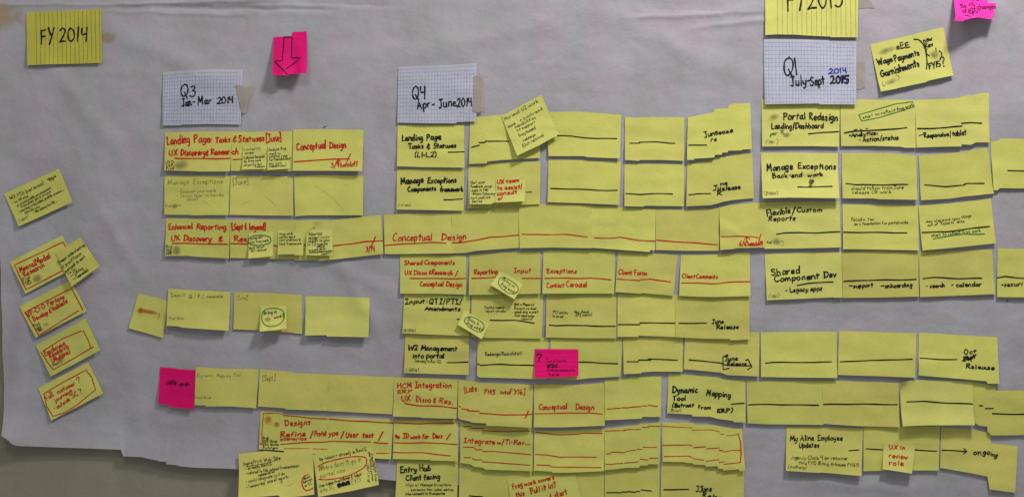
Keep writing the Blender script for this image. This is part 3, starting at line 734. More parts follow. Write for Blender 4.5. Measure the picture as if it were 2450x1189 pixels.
# long reporting band
add_note('B1', Y, [(919, 514), (1000, 511), (1082, 510)], [(922, 607), (935, 608), (1085, 606)],
         'yellow sticky note reading Conceptual in red, right of the red 3/14', 4)
add_note('B2', Y, [(1081, 511), (1117, 504), (1140, 501), (1176, 493.5), (1242, 489)], [(1081, 606), (1113, 605), (1140, 600), (1180, 597), (1241, 593)],
         'yellow sticky note directly above the one reading Reporting and Input', 4)
add_note('B3', Y, [(1241, 490), (1330, 488), (1415, 492)], [(1243, 594), (1320, 592), (1415, 594)],
         'yellow sticky note with a red line, above the red Exceptions note', 5, gap=1.3)
add_note('B4', Y, [(1415, 492), (1470, 495), (1568, 501)], [(1413, 593), (1460, 596), (1553, 603), (1554, 598.5), (1566, 598)],
         'yellow sticky note with a kinked red line, above Client Forax', 5)
add_note('B5', Y, [(1568, 501), (1640, 502), (1720, 498)], [(1568, 598), (1640, 600), (1718, 600)],
         'yellow sticky note with a falling red line, left of the 6/6 handoff', 3)
add_note('B6', Y, [(1720, 497), (1750, 490), (1826, 484)], [(1720, 598), (1750, 596), (1760, 594), (1826, 592)],
         'yellow sticky note reading 6/6 handoff in red with an up arrow', 6, gap=1.2, extra=lambda u, v: 0.0035 * max(0, min(v - 0.28 - u * 0.7, (0.75 - v) * 1.0, (0.42 - u)) ) * 4)
add_note('M1', Y, [(950.4, 406), (1020, 405.5), (1111, 406)], [(950, 502), (1020, 503), (1110, 505)],
         'yellow sticky note reading Manage Exceptions components framework', 4)
add_note('M2', Y, [(1121, 398.5), (1165, 397), (1166, 391.6), (1241, 388), (1293, 387.4)], [(1120, 499), (1170, 498.4), (1178, 493.6), (1220, 491.5), (1291.7, 489)],
         'yellow sticky note carrying two small notes, right of Manage Exceptions components framework', 3.5)
add_note('M2m', 'bright', [(1123, 432), (1187, 431)], [(1125, 489.5), (1176, 489.5), (1180, 486), (1187, 485.5)],
         'small yellow note reading Get user feedback usage data', 5, on=('M2',), gap=.6, group='small yellow sticky notes stuck on larger ones')
add_note('M2n', 'bright', [(1187, 428), (1258, 430)], [(1187, 486), (1255, 482.5)],
         'small yellow note reading UX team to assist/consult in red', 7, on=('M2',), gap=.6, group='small yellow sticky notes stuck on larger ones')
add_note('M3', Y, [(1312, 382), (1380, 384), (1446, 387), (1485, 388)], [(1309.6, 484.5), (1395, 487), (1481, 491)],
         'yellow note with a black line, right of UX team to assist/consult', 4)
add_note('M4', Y, [(1493.4, 393.8), (1540, 392.5), (1636.5, 394)], [(1493, 494), (1539, 495), (1540.6, 492.7), (1634.7, 494)],
         'yellow note with a black line, left of the split-lettered June Release', 4)
add_note('M5', Y, [(1643.6, 393), (1678, 388), (1707, 383), (1708.4, 378.6), (1744, 374), (1764, 370), (1799, 368)],
         [(1640, 494), (1668, 493), (1698, 491.5), (1718.5, 486.4), (1725, 484), (1749, 479.6), (1774, 477), (1802, 474.5)],
         'yellow sticky note reading June Release with split letters, above the 6/6 handoff', 4.5)
add_note('T1', Y, [(952, 301), (1040, 300.5), (1111, 300)], [(951, 399), (1010, 401), (1112, 402.5)],
         'yellow sticky note reading Landing Page Tasks & Statuses (L1-L2) in black', 4)
add_note('T2', Y, [(1125, 284), (1145, 281.5), (1185, 277), (1215, 275), (1293, 272)], [(1122.5, 393.5), (1165, 392.5), (1166, 388), (1200, 384.5), (1292, 379)],
         'yellow note with a stepped black line under the tilted Minimal UI work note', 3.5)
add_note('T3', Y, [(1305, 270), (1378, 268), (1446, 273), (1486, 276)], [(1312, 375), (1395, 375), (1405, 377.5), (1440, 379), (1482, 380)],
         'yellow note with a long black line, right of tilted Minimal UI work', 4)
add_note('T4', Y, [(1494.7, 280.7), (1521.7, 282.5), (1560, 281), (1636.5, 282)], [(1494, 384), (1528, 386), (1529, 384), (1580, 384), (1635, 386)],
         'yellow note with a black line, left of the highest June release', 4)
add_note('T5', Y, [(1644.6, 282), (1683, 274.5), (1707, 269.4), (1708.4, 262), (1741, 260.6), (1742.5, 252.5), (1756, 249), (1794, 247.4)],
         [(1641.5, 384), (1658, 384), (1659, 381), (1686, 379.7), (1707, 378), (1709, 371.6), (1725, 371), (1726, 366.5), (1739, 366), (1740, 362), (1773, 361), (1774, 359), (1797, 358)],
         'yellow note reading June release, highest in the middle block, stepped upper edge', 5)
add_note('T2m', 'bright', [(1200, 279.5), (1250, 252), (1295, 228.5)], [(1237, 375), (1290, 350), (1336, 324)],
         'tilted yellow note reading Minimal UI work, more back-end capabilities', 8, on=('T2', 'T3'), gap=.8, group='yellow sticky notes')

# ------------------------------------------------------------------ right block
add_note('Y1', Y, [(1880.5, 1019.6), (1960, 1020), (2063, 1022)], [(1876, 1121.8), (1956, 1127), (1957, 1126), (2055, 1133.8)],
         'yellow sticky note reading Employee Updates with Agency on retainer in small writing', 8)
add_note('Y2', Y, [(2064, 1018), (2247, 1018)], [(2062, 1124), (2150, 1122), (2242, 1123)],
         'yellow sticky note carrying the small UX in review role note', 3)
add_note('Y2m', 'bright', [(2112, 1057), (2188, 1061)], [(2104, 1117), (2140, 1122), (2174, 1127.8)],
         'small yellow note reading UX in review role in red', 8, on=('Y2',), gap=.6, group='small yellow sticky notes stuck on larger ones')
add_note('Y3', Y, [(2250, 1020), (2326, 1026), (2358, 1033), (2367, 1038), (2369, 1059), (2432, 1065)],
         [(2246, 1117), (2319, 1129), (2344, 1134), (2358, 1137), (2359, 1144), (2362, 1167), (2423, 1175)],
         'yellow sticky note with an arrow pointing to the word ongoing', 4)
add_note('K1', Y, [(1786, 908), (1818.8, 910.5), (1966, 909)], [(1786.3, 1010.4), (1822, 1012.5), (1967, 1014)],
         'yellow note with a black line, right of Dynamic Mapping Tool (Extract from ERP)', 3.5)
add_note('K2', Y, [(1966, 908.5), (2062, 911.7), (2148, 914.5)], [(1967, 1011.5), (2026.7, 1015), (2062, 1016.7), (2148, 1019)],
         'yellow note with a black line, left of the one with a bent corner', 4)
add_note('K4', Y, [(2324, 911), (2355, 917), (2378, 921.5), (2379, 933), (2474, 932)], [(2325, 1008), (2338, 1016), (2357, 1018), (2358, 1030), (2367, 1039), (2474, 1038)],
         'yellow note with a broken stepped line at the right edge, below Oct Release', 3.5)
add_note('K3', 'bright', [(2150, 911), (2189, 907), (2324.6, 911)], [(2151, 1014), (2151.5, 1015), (2220, 1013), (2323, 1013)],
         'lifted yellow note with a bent upper left corner, above UX in review role', 12, gap=1.6, extra=lambda u, v: 0.010 * max(0, 1 - (u * 1.2 + v) / 0.24) ** 1.5)
add_note('V1', 'bright', [(1828, 608), (1879.6, 606), (2011, 602)], [(1832, 717.5), (1920, 714), (1990, 710.5), (1991, 711.5), (2012, 711)],
         'yellow sticky note reading Shared Component Dev, Legacy apps', 4)
add_note('V2', Y, [(2012, 602), (2100, 600), (2195, 602)], [(2013, 712), (2100, 711), (2195, 708.7)],
         'yellow sticky note reading support and onboarding under a black line', 3)
add_note('V3', Y, [(2196.7, 601), (2277.6, 599), (2372, 596.7)], [(2197, 710), (2304, 706), (2377, 703)],
         'yellow sticky note reading search and calendar under a black line', 4)
add_note('V4', Y, [(2385, 594), (2474, 596)], [(2381, 710), (2474, 711)],
         'yellow sticky note reading securi, cut by the right edge of the photo', 4)
add_note('U1', 'bright', [(1826, 484), (1920, 483), (2007, 483)], [(1825.7, 595.4), (1900, 594.5), (2007.8, 592)],
         'yellow sticky note reading Flexible/Custom Reports', 5, gap=1.0)
add_note('U2', Y, [(2013.6, 489), (2092, 490), (2194, 492)], [(2013, 596), (2100, 597), (2194, 599)],
         'yellow sticky note reading focus = Tax as a foundation for portal-wide', 4)
add_note('U3', Y, [(2195, 493), (2277.6, 486.6), (2369, 475)], [(2202, 599), (2264, 594), (2378, 582)],
         'yellow sticky note with a green underline below start to reflect frog work', 6)
add_note('X1', 'bright', [(1820, 366.5), (1900, 366), (2003, 368)], [(1820, 475.5), (1882, 474), (2002, 475.5)],
         'yellow sticky note reading Manage Exceptions Back-end work, held by a push pin', 12, gap=1.0, extra=lambda u, v: -0.0045 * math.exp(-(((u - .64) / .16) ** 2 + ((v - .63) / .16) ** 2)) + 0.0022 * math.exp(-((v - .42 - .12 * (u - .5)) / .035) ** 2) * math.exp(-((u - .62) / .26) ** 2))
add_note('X2', Y, [(2012.7, 367), (2100, 367), (2153.5, 369.5), (2190, 372.6)], [(2012, 475.5), (2082.6, 475.5), (2099, 477.5), (2190, 479)],
         'yellow sticky note reading should follow from June release UX work', 6)
add_note('X3', Y, [(2196, 372.6), (2262, 368), (2302, 363.6), (2330, 358), (2360.8, 354)], [(2199, 480), (2269, 476), (2304, 470.8), (2330, 468.4), (2353.7, 465.6), (2373.7, 464)],
         'blank yellow sticky note with a black line, below Responsive/tablet', 4)
add_note('X4', Y, [(2367.8, 340), (2388, 337.7), (2389, 332.6), (2408, 332), (2474, 334)], [(2372.5, 456), (2383, 455.5), (2386.6, 451), (2474, 452)],
         'yellow note cut by the right edge, right of the blank one below Responsive/tablet', 4)
# bottom left pair
add_note('O1', Y, [(575, 1081.5), (637, 1075.5), (684, 1079), (750, 1069)], [(583, 1181.5), (599.5, 1181), (601, 1179), (675.6, 1172.8), (684, 1179.6), (760, 1172)],
         'yellow sticky note reading Print Web Site with small bullet lines', 7, on=('S1',))
add_note('O2', Y, [(751, 1084), (820, 1075), (893, 1066)], [(769, 1178), (840, 1166), (910.5, 1152)],
         'yellow sticky note with a red oval around Where does it go in', 5, on=('S1', 'S2'))

# ------------------------------------------------------------------ handwriting
# ruled and grid sheets
def vr(key, x0, x1, step, tilt, ya, yb, col='rule', w=1.1, jump=0):
    n = ALL[key]; x = x0; i = 0
    while x <= x1:
        t = (x - n.o[0]) / (math.sqrt(n.ac2))
        stroke(n, [(x, ya(x)), (x + tilt * (1 - 0.3 * t), yb(x))], col, w, part='ruled_line', vary=0.05)
        x += step; i += 1
def edge(pl, x):
    for a, b_ in zip(pl, pl[1:]):
        if x <= b_[1]: return a[2] + (b_[2] - a[2]) * (x - a[1]) / max(1e-6, b_[1] - a[1])
    return pl[-1][2]
n = ALL['fy14']; vr('fy14', 89, 242, 10.1, 4, lambda x: edge(n.T, x) + 1.5, lambda x: edge(n.B, x) - 1.5)
n2 = ALL['fy15']; vr('fy15', 1859, 2046, 11.6, -1, lambda x: -36, lambda x: edge(n2.B, x) - 1.5, w=0.9)
def gridlines(key, x0, x1, sx, y0, y1, sy, skew=0.0):
    n = ALL[key]; x = x0
    while x <= x1:
        stroke(n, [(x, max(y0, edge(n.T, x) + 1.5)), (x - 1, edge(n.B, x) - 1.5)], 'blue_rule', 0.9, part='grid_line', vary=.05)
        x += sx * (1 + 0.35 * ripple(x, 0, 4, .05))
    y = y0
    while y <= y1:
        pts = []
        xx = x0 - sx * .6
        while xx <= x1 + sx * .5:
            yy = y + (edge(n.T, xx) - n.T[0][2]) * (1 - (y - y0) / (y1 - y0)) + 1.2 * ripple(xx, y * .1, 8, .03)
            if edge(n.T, xx) + 1 < yy < edge(n.B, xx) - 1: pts.append((xx, yy))
            xx += 9
        if len(pts) > 1: stroke(n, pts, 'blue_rule', 1.0, part='grid_line', vary=.05)
        y += sy
gridlines('q3', 396, 577, 7.2, 182, 298, 8.4)
gridlines('q4', 959, 1136, 7.4, 168, 292, 8.8)
gridlines('q1', 1831, 2043, 7.6, 103, 248, 9.6)
def hrules(key, y0, y1, step):
    n = ALL[key]
    y = y0
    while y < y1:
        a = n.T[0][1] + 2; b_ = n.T[-1][1] - 2
        pts = [(x, y + 0.6 * math.sin(x * .2)) for x in (a, (a + b_) / 2, b_)]
        pts = [p for p in pts if edge(n.T, p[0]) + 2 < p[1] < edge(n.B, p[0]) - 2]
        if len(pts) > 1: stroke(n, pts, 'prule', 0.9, part='ruled_line', vary=.05)
        y += step
hrules('arrow', 84, 178, 4.6); hrules('pinkh', 884, 972, 4.7); hrules('pinkw', 842, 899, 11); hrules('pinktr', -20, 48, 6)

t, l = text, line
t('fy14', 'FY', 102, 107, 131, 107, 35, 'k', 3.6); t('fy14', '2014', 146, 104, 211, 100, 35, 'k', 3.6)
t('fy15', 'FY2015', 1882, 27, 2014, 19, 50, 'k', 4.2)
t('q3', 'Q3', 434, 233, 471, 233, 28, 'k', 3.2); t('q3', 'Jan', 439, 256, 461, 254, 17, 'k', 3.2); t('q3', '-', 464, 252, 471, 251, 14, 'k', 3.2); t('q3', 'Mar', 477, 252, 509, 249, 17, 'k', 3.2); t('q3', '2014', 523, 250, 561, 247, 15, 'k', 3)
t('q4', 'Q4', 988, 240, 1020, 238, 32, 'k', 3.4); t('q4', 'Apr', 1000, 264, 1030, 258, 21, 'k', 3.2); t('q4', '-', 1034, 259, 1043, 258, 17, 'k', 3.2); t('q4', 'June', 1051, 260, 1092, 255, 20, 'k', 3.2); t('q4', '2014', 1094, 258, 1130, 255, 19, 'k', 3.2)
t('q1', 'Q1', 1872, 184, 1908, 182, 44, 'k', 3.8); t('q1', 'July-', 1890, 208, 1934, 204, 22, 'k', 3.4); t('q1', 'Sept', 1936, 207, 1970, 203, 22, 'k', 3.4)
t('q1', '2014', 1980, 179, 2024, 177, 12, 'b', 3.4); t('q1', '2015', 1984, 202, 2024, 200, 17, 'b', 3); t('q1', '2015', 1984, 203, 2027, 201, 19, 'k', 4.2)
# arrow
l('arrow', [(681, 91), (680, 149), (661, 150), (694, 183)], 'k', 2.6, wob=.2); l('arrow', [(681, 91), (700, 91), (701, 142), (724, 142), (691, 169)], 'k', 2.6, wob=.2)
# pink top right
t('pinktr', 'Changes', 2295, 2, 2352, 0, 14, 'm', 2.2); t('pinktr', 'Be', 2286, 27, 2301, 26, 11, 'm', 2); t('pinktr', 'of Be', 2286, 40, 2314, 44, 11, 'm', 2.2)
t('pinktr', 'ca"', 2309, 20, 2326, 14, 9, 'm', 1.8); t('pinktr', 'cI', 2311, 30, 2324, 28, 9, 'm', 1.8); t('pinktr', 'changes', 2329, 28, 2376, 25, 13, 'm', 2.3); t('pinktr', 'UI', 2309, 35, 2322, 33, 7, 'm', 1.8); t('pinktr', 'to?', 2314, 40, 2334, 36, 9, 'm', 2)
l('pinktr', [(2290, 48), (2304, 50)], 'm', 2)
# wage note
t('wage', 'eEE', 2142, 120, 2173, 115, 13, 'k', 3); t('wage', 'Wage', 2098, 158, 2133, 149, 14, 'k', 3.2); t('wage', 'Payments', 2138, 150, 2197, 134, 15, 'k', 3.2); t('wage', 'Garnishments', 2105, 187, 2196, 160, 17, 'k', 3.3)
l('wage', [(2184, 96), (2196, 98), (2206, 109), (2212, 128), (2214, 150), (2212, 169)], 'k', 3, curve=True)
t('wage', 'new', 2207, 104, 2228, 98, 11, 'k', 2.6); t('wage', 'Rev', 2211, 118, 2230, 112, 11, 'k', 2.6); t('wage', '(', 2215, 136, 2221, 134, 14, 'k', 2.4); t('wage', ')', 2243, 142, 2250, 140, 16, 'k', 2.6); t('wage', 'FY15', 2219, 168, 2246, 161, 14, 'k', 2.8); t('wage', '?', 2249, 164, 2260, 162, 26, 'k', 3)
t('wage', '(', 2108, 209, 2112, 208, 9, 'n', 1.6); t('wage', ')', 2142, 193, 2148, 192, 11, 'n', 1.6); l('wage', [(2235, 118), (2236, 126)], 'k', 2)
smear(ALL['wage'], 2120, 122, 27, 10, ang=-18); smear(ALL['wage'], 2231, 133, 15, 15); smear(ALL['wage'], 2128, 198, 18, 9, ang=-18)
# left block row 1
t('A1a', 'Landing', 403, 348, 457, 342, 21, 'r', 3.2); t('A1a', 'Page:', 467, 341, 509, 342, 17, 'r', 3.2); t('A1a', 'Tasks', 518, 342, 553, 341, 13, 'r', 3.2)
t('A1b', '&', 560, 341, 569, 341, 15, 'r', 3); t('A1b', 'Statuses', 574, 341, 635, 338, 14, 'r', 3.2); t('A1b', '[June]', 639, 341, 675, 338, 18, 'r', 2.8)
t('A1a', 'UX', 409, 374, 429, 373, 13, 'r', 3.2); t('A1a', 'Discovery&', 436, 373, 502, 373, 15, 'r', 3.2); t('A1a', 'Resear', 508, 372, 553, 370, 14, 'r', 3.2); t('A1b', 'ch', 557, 370, 573, 370, 14, 'r', 3.2)
l('A1a', [(422, 380), (480, 381), (555, 380.5)], 'r', 3); l('A1b', [(561, 383), (584, 383)], 'r', 3); l('A1b', [(640, 383), (645, 383)], 'r', 3)
t('A1a', 'UXD:', 401, 393, 421, 392, 7, 'n', 1.5); t('A1a', 'UXR:', 402, 401, 421, 400, 7, 'n', 1.5); t('A1a', 'Prod:', 402, 408, 422, 407, 7, 'n', 1.5); smear(ALL['A1a'], 436, 397, 18, 15)
t('A1m', 'Limited UI', 587, 362, 626, 359, 6, 'n', 1.4); t('A1m', 'scope', 589, 370, 610, 368, 5, 'n', 1.4); t('A1m', 'Followed lowered', 587, 382, 636, 378, 6, 'n', 1.6); t('A1m', 'by frog work', 588, 390, 628, 387, 6, 'n', 1.6); t('A1m', 'longevity Oct', 588, 399, 630, 396, 5, 'n', 1.5); t('A1m', 'release', 616, 403, 637, 401, 5, 'n', 1.5)
t('A1n', 'Analyze frog', 646, 363, 687, 359, 7, 'n', 1.5); t('A1n', 'work to', 648, 372, 674, 371, 6, 'n', 1.5); t('A1n', 'confirm reqs', 647, 379, 690, 376, 6, 'n', 1.5); t('A1n', 'for foundational', 648, 387, 698, 383, 7, 'n', 1.5); t('A1n', 'dev work', 648, 396, 678, 393, 6, 'n', 1.5); t('A1n', '(capabilities)', 648, 402, 688, 400, 7, 'n', 1.5)
t('A1c', 'Conceptual', 712, 361, 781, 356, 18, 'r', 3); t('A1c', 'Design', 790, 356, 829, 355, 16, 'r', 3)
l('A1c', [(707, 389), (760, 384), (838, 381)], 'r', 2.8); l('A1c', [(840, 370), (831, 391)], 'r', 2.8); l('A1c', [(811, 395), (811, 385)], 'r', 2.2); l('A1c', [(807, 388), (811, 384.5), (816, 387)], 'r', 2.2); t('A1c', '3/9', 795, 402, 813, 401, 11, 'r', 2.6); t('A1c', 'handoff', 817, 401, 858, 399, 12, 'r', 2.6)
# row 2
t('A2a', 'Manage', 405, 443, 455, 440, 11, 'p', 2); t('A2a', 'Exceptions', 465, 441, 535, 440, 12, 'p', 2); t('A2a', '- Enough pre-work', 427, 463, 519, 460, 9, 'p', 1.5); t('A2a', '- Scrum team to handle', 427, 473, 537, 470, 8, 'p', 1.5); t('A2a', 'details', 450, 481, 477, 479, 7, 'p', 1.5); t('A2a', 'Prod', 400, 496, 412, 495, 6, 'p', 1.3); t('A2a', 'an', 430, 494, 437, 493, 5, 'p', 1.3); smear(ALL['A2a'], 422, 493, 10, 6)
t('A2b', '[June]', 560, 443, 596, 441, 14, 'p', 1.8); l('A2b', [(578, 492), (600, 480)], 'f', 1.6); l('A2b', [(636, 470), (664, 494)], 'f', 1.6); l('A2c', [(756, 445), (800, 475), (824, 506)], 'f', 1.6)
l('A2a', [(488, 480), (508, 494)], 'f', 1.6)
# row 3
t('A3a', 'Enhanced', 407, 550, 463, 547, 13, 'r', 3); t('A3a', 'Reporting', 473, 549, 543, 549, 14, 'r', 3); t('A3b', '[Sept &', 557, 550, 593, 549, 15, 'r', 2.8); t('A3b', 'beyond]', 599, 550, 637, 549, 15, 'r', 2.8)
t('A3a', 'UX', 414, 577, 433, 575, 13, 'r', 3.2); t('A3a', 'Discovery', 443, 577, 508, 577, 14, 'r', 3.2); t('A3a', '&', 527, 578, 536, 577, 14, 'r', 3.2); t('A3b', 'Res', 563, 577, 591, 578, 13, 'r', 3.2)
l('A3a', [(416, 582), (480, 583), (548, 585)], 'r', 3); l('A3b', [(554, 583), (594, 584)], 'r', 3); l('A3b', [(657, 588), (667, 588)], 'r', 3); l('A3c', [(729, 587), (736, 587)], 'r', 3)
t('A3a', 'Prod', 401, 593, 415, 593, 7, 'n', 1.5); t('A3a', 'UXD', 402, 602, 415, 601, 6, 'n', 1.5); t('A3a', 'UXR', 402, 609, 415, 608, 6, 'n', 1.5); smear(ALL['A3a'], 428, 599, 11, 13)
t('A3m', 'Integrate', 601, 574, 630, 569, 7, 'n', 1.5); t('A3m', 'into frog work', 600, 583, 645, 577, 6, 'n', 1.5); oval('A3m', 623, 575, 27, 12, -3, 'g', 2.4, 200, 575); t('A3m', 'Both target', 600, 597, 635, 592, 6, 'n', 1.4); t('A3m', 'Oct release', 603, 603, 640, 599, 6, 'n', 1.4)
t('A3n', 'frog work', 671, 563, 702, 561, 7, 'n', 1.5); t('A3n', 'solves more', 671, 570, 708, 568, 6, 'n', 1.5); t('A3n', 'root problems &', 671, 577, 721, 576, 7, 'n', 1.5); t('A3n', 'task framework', 671, 586, 724, 585, 6, 'n', 1.5)
t('A3o', 'Reporting', 741, 564, 772, 562, 8, 'n', 1.5); t('A3o', 'project works', 741, 572, 790, 569, 7, 'n', 1.5); t('A3o', 'w/ADPr to solve', 741, 580, 791, 577, 7, 'n', 1.5); t('A3o', '(+ TI) specific', 739, 589, 787, 586, 8, 'n', 1.5); t('A3o', 'needs', 762, 592, 780, 591, 5, 'n', 1.5); t('A3o', 'around data', 742, 601, 782, 597, 6, 'n', 1.6); t('A3o', 'consumption/custom', 743, 606, 797, 602, 6, 'n', 1.6); t('A3o', 'reports', 772, 610, 795, 607, 5, 'n', 1.5)
l('A3d', [(800, 588), (840, 584), (872, 578), (918, 576.5)], 'r', 3); l('A3d', [(900, 566), (889, 591)], 'r', 3.4); t('A3d', '3/14', 877, 602, 898, 601, 12, 'r', 2.6)
# left margin
t('L1', 'W2 PSS', 28, 478, 62, 465, 8, 'n', 1.8); t('L1', '(print services)', 66, 463, 108, 441, 8, 'n', 1.5); t('L1', 'w/tools job', 117, 432, 137, 424, 5, 'n', 1.4); t('L1', 'Red', 122, 434, 132, 431, 5, 'n', 1.4)
for s_, a in (('- no UX now', (34, 489, 71, 471)), ('no stored profile, no component', (45, 495, 126, 452)), ('from print job & to next', (55, 498, 126, 461)), ('- creating no bounded profile around ...', (48, 511, 158, 456)), ('jobs do reqs!!', (64, 512, 100, 496)), ('- Not asking for UX ...', (86, 512, 142, 483))):
    t('L1', s_, *a, 6, 'n', 1.6)
t('L1', '(', 51, 532, 54, 531, 8, 'n', 1.4); t('L1', 'y)', 67, 522, 74, 519, 8, 'n', 1.4); smear(ALL['L1'], 61, 525, 9, 6, ang=-25)
l('L2', [(160, 590), (153, 579), (39, 634), (68, 692), (152, 648)], 'd', 2.6, wob=.2); t('L2', 'Mental', 54, 651, 90, 635, 13, 'r', 2.8); t('L2', 'Model', 92, 634, 125, 616, 14, 'r', 2.8); t('L2', 'Research', 64, 662, 111, 637, 12, 'r', 2.8)
t('L2', 'Prod:', 61, 672, 79, 664, 7, 'n', 1.5); t('L2', 'UXR:', 64, 679, 80, 672, 6, 'n', 1.5); t('L2', 'UXA', 69, 683, 82, 677, 6, 'n', 1.5); smear(ALL['L2'], 92, 666, 13, 12)
for s_, a in (('Deeper understanding', (146, 631, 207, 588)), ('of practitioner', (154, 643, 201, 607)), ('approach to work', (162, 653, 210, 615)), ('~> IA', (170, 659, 188, 646)), ('~> Labeling', (177, 663, 205, 643)), ('~> Taxo-models', (183, 671, 218, 647))):
    t('L2b', s_, *a, 8, 'n', 1.7)
l('L3', [(202, 741), (173, 689), (64, 746), (99, 803)], 'd', 2.5, wob=.2); l('L3', [(101, 799), (192, 742)], 'd', 2.5, wob=.2)
t('L3', 'VP-CFO', 72, 758, 112, 736, 12, 'r', 2.6); t('L3', 'Persona', 118, 732, 158, 713, 13, 'r', 2.6); t('L3', 'Develop &', 86, 768, 127, 746, 11, 'r', 2.6); t('L3', 'Validate', 130, 744, 165, 723, 12, 'r', 2.6)
t('L3', 'Prod:', 86, 782, 100, 775, 7, 'n', 1.6); t('L3', 'UXR', 92, 789, 104, 783, 6, 'n', 1.6); t('L3', 'UXA', 97, 793, 108, 788, 6, 'n', 1.6); smear(ALL['L3'], 116, 775, 11, 8, ang=-25)
l('L4', [(106, 839), (150, 810), (197, 791)], 'd', 2.4, wob=.2); l('L4', [(102, 842), (118, 866), (132, 883), (180, 856), (228, 828)], 'd', 2.4, wob=.2); l('L4', [(202, 790), (214, 812), (222, 830)], 'd', 2.4, wob=.2)
t('L4', 'Employee', 112, 851, 159, 824, 12, 'r', 2.6); t('L4', 'Research', 123, 856, 168, 831, 11, 'r', 2.6); t('L4', '(MyAline)', 131, 867, 172, 843, 11, 'r', 2.4); t('L4', 'Prod:', 131, 875, 144, 869, 6, 'n', 1.4); smear(ALL['L4'], 150, 862, 12, 7, ang=-28); smear(ALL['L4'], 150, 855, 9, 6, 'blur_red', ang=-28)
l('L5', [(107, 941), (160, 909), (208, 884), (222, 903), (232, 931), (190, 965), (160, 984), (131, 994), (115, 970), (107, 941)], 'd', 2.2, wob=.4)
t('L5', 'Full', 115, 957, 132, 945, 13, 'r', 2.2); t('L5', 'customer', 140, 941, 183, 919, 10, 'r', 2.2); t('L5', '?', 189, 915, 196, 912, 13, 'r', 2.2); t('L5', 'journeys', 136, 960, 176, 936, 10, 'r', 2.2); t('L5', '- outside', 134, 980, 172, 956, 10, 'r', 2.2); t('L5', 'SC', 177, 951, 191, 943, 11, 'r', 2.2); t('L5', '?', 195, 940, 202, 937, 12, 'r', 2.2)
# input row
smear(ALL['I0'], 358, 745, 26, 6, 'blur_red', ang=9); smear(ALL['I0'], 338, 742, 7, 9, 'blur_red'); l('I0', [(384, 750), (382, 759)], 'd', 1.6)
t('I1', 'Input', 412, 710, 445, 708, 8, 'n', 1.3); t('I1', 'Q / F /', 455, 712, 490, 713, 8, 'n', 1.4); t('I1', 'Amendm', 496, 712, 536, 711, 7, 'n', 1.4); t('I1', 'Prod: Brian', 409, 763, 445, 763, 7, 'p', 1.4)
t('I2', '[June]', 567, 717, 594, 716, 10, 'p', 1.4); t('I2m', 'Bring in', 634, 752, 665, 748, 8, 'n', 1.8); t('I2m', 'work?', 659, 761, 682, 757, 7, 'n', 2); oval('I2m', 656, 757, 27, 21, -4, 'g', 2.2); smear(ALL['I2m'], 645, 763, 9, 7)
# dynamic row
t('pinkh', '++', 431, 924, 454, 925, 14, 'k', 3.4); smear(ALL['pinkh'], 412, 914, 18, 8, 'blur_dark'); l('pinkh', [(424, 914), (423, 919)], 'k', 2.6)
t('D1', 'Dynamic', 475, 900, 514, 900, 8, 'p', 1.3); t('D1', 'Mapping', 521, 901, 554, 901, 8, 'p', 1.4); t('D1', 'Tool', 561, 899, 580, 898, 8, 'p', 1.3); t('D1', 'Prod: Brian', 471, 952, 508, 951, 6, 'p', 1.4)
t('D2', '[Sept]', 630, 909, 660, 908, 13, 'n', 1.3)
# designs row
l('S1', [(679, 989), (668, 987), (632, 987), (629, 1030), (630, 1057), (625, 1060)], 'o', 2.4, wob=.3); l('S1', [(680, 992), (715, 995), (740, 998), (784, 1000.5)], 'r', 2.2); l('S1', [(625, 1055), (626, 1061), (632, 1061)], 'o', 1.8)
l('S2', [(788, 1001), (860, 1006), (941, 1010)], 'r', 2.6); smear(ALL['S1'], 645, 1001, 13, 16, 'blur_red'); smear(ALL['S1'], 664, 1012, 9, 9, 'blur_red')
t('S1', 'Designs', 684, 1017, 744, 1014, 13, 'r', 3); t('S1', 'Refine', 673, 1043, 733, 1041, 12, 'r', 3.2); t('S1', 'scenarios', 673, 1051, 735, 1050, 8, 'r', 2.6); l('S1', [(751, 1029), (744, 1046)], 'r', 3.2); t('S1', 'Protot', 754, 1041, 783, 1040, 13, 'r', 2.6); 
t('S2', 'ype', 788, 1040, 811, 1039, 12, 'r', 2.8); l('S2', [(824, 1030), (817, 1046)], 'r', 3.2); t('S2', 'User', 829, 1045, 859, 1043, 13, 'r', 3.2); t('S2', 'test', 869, 1044, 895, 1044, 12, 'r', 3.2); l('S2', [(917, 1031), (907, 1051)], 'r', 3.4)
l('S1', [(674, 1060), (720, 1057), (784, 1054)], 'r', 2.6); l('S2', [(786, 1054), (820, 1053.5), (888, 1055)], 'r', 2.6); l('S2', [(896, 1055.5), (929, 1058)], 'r', 2.6); l('S1', [(682, 1069.5), (784, 1071)], 'o', 1.8); l('S2', [(902, 1081), (931, 1082)], 'o', 2.2)
for i, s_ in enumerate(('Prod:', 'UXR: Brian', 'UXA: Weston', 'Prototyper')): t('S1', s_, 632, 1048 + i * 7.6, (645, 666, 670, 668)[i], 1048 + i * 7.6, 6, 'n', 1.7)
t('S3', 'to', 947, 1046, 957, 1046, 9, 'd', 4); t('S3', 'ID', 965, 1046, 980, 1046, 12, 'r', 3); t('S3', 'work for', 983, 1047, 1026, 1046, 10, 'r', 3); t('S3', 'Devs', 1036, 1046, 1058, 1046, 11, 'r', 3); l('S3', [(1078, 1036), (1069, 1050)], 'r', 3)
l('S3', [(944, 1010), (1010, 1012), (1087, 1010)], 'r', 2.4); l('S3', [(945, 1057), (1010, 1057), (1060, 1058), (1094, 1061)], 'r', 2.5); l('S3', [(942, 1079), (1010, 1080), (1078, 1087)], 'r', 2.3)
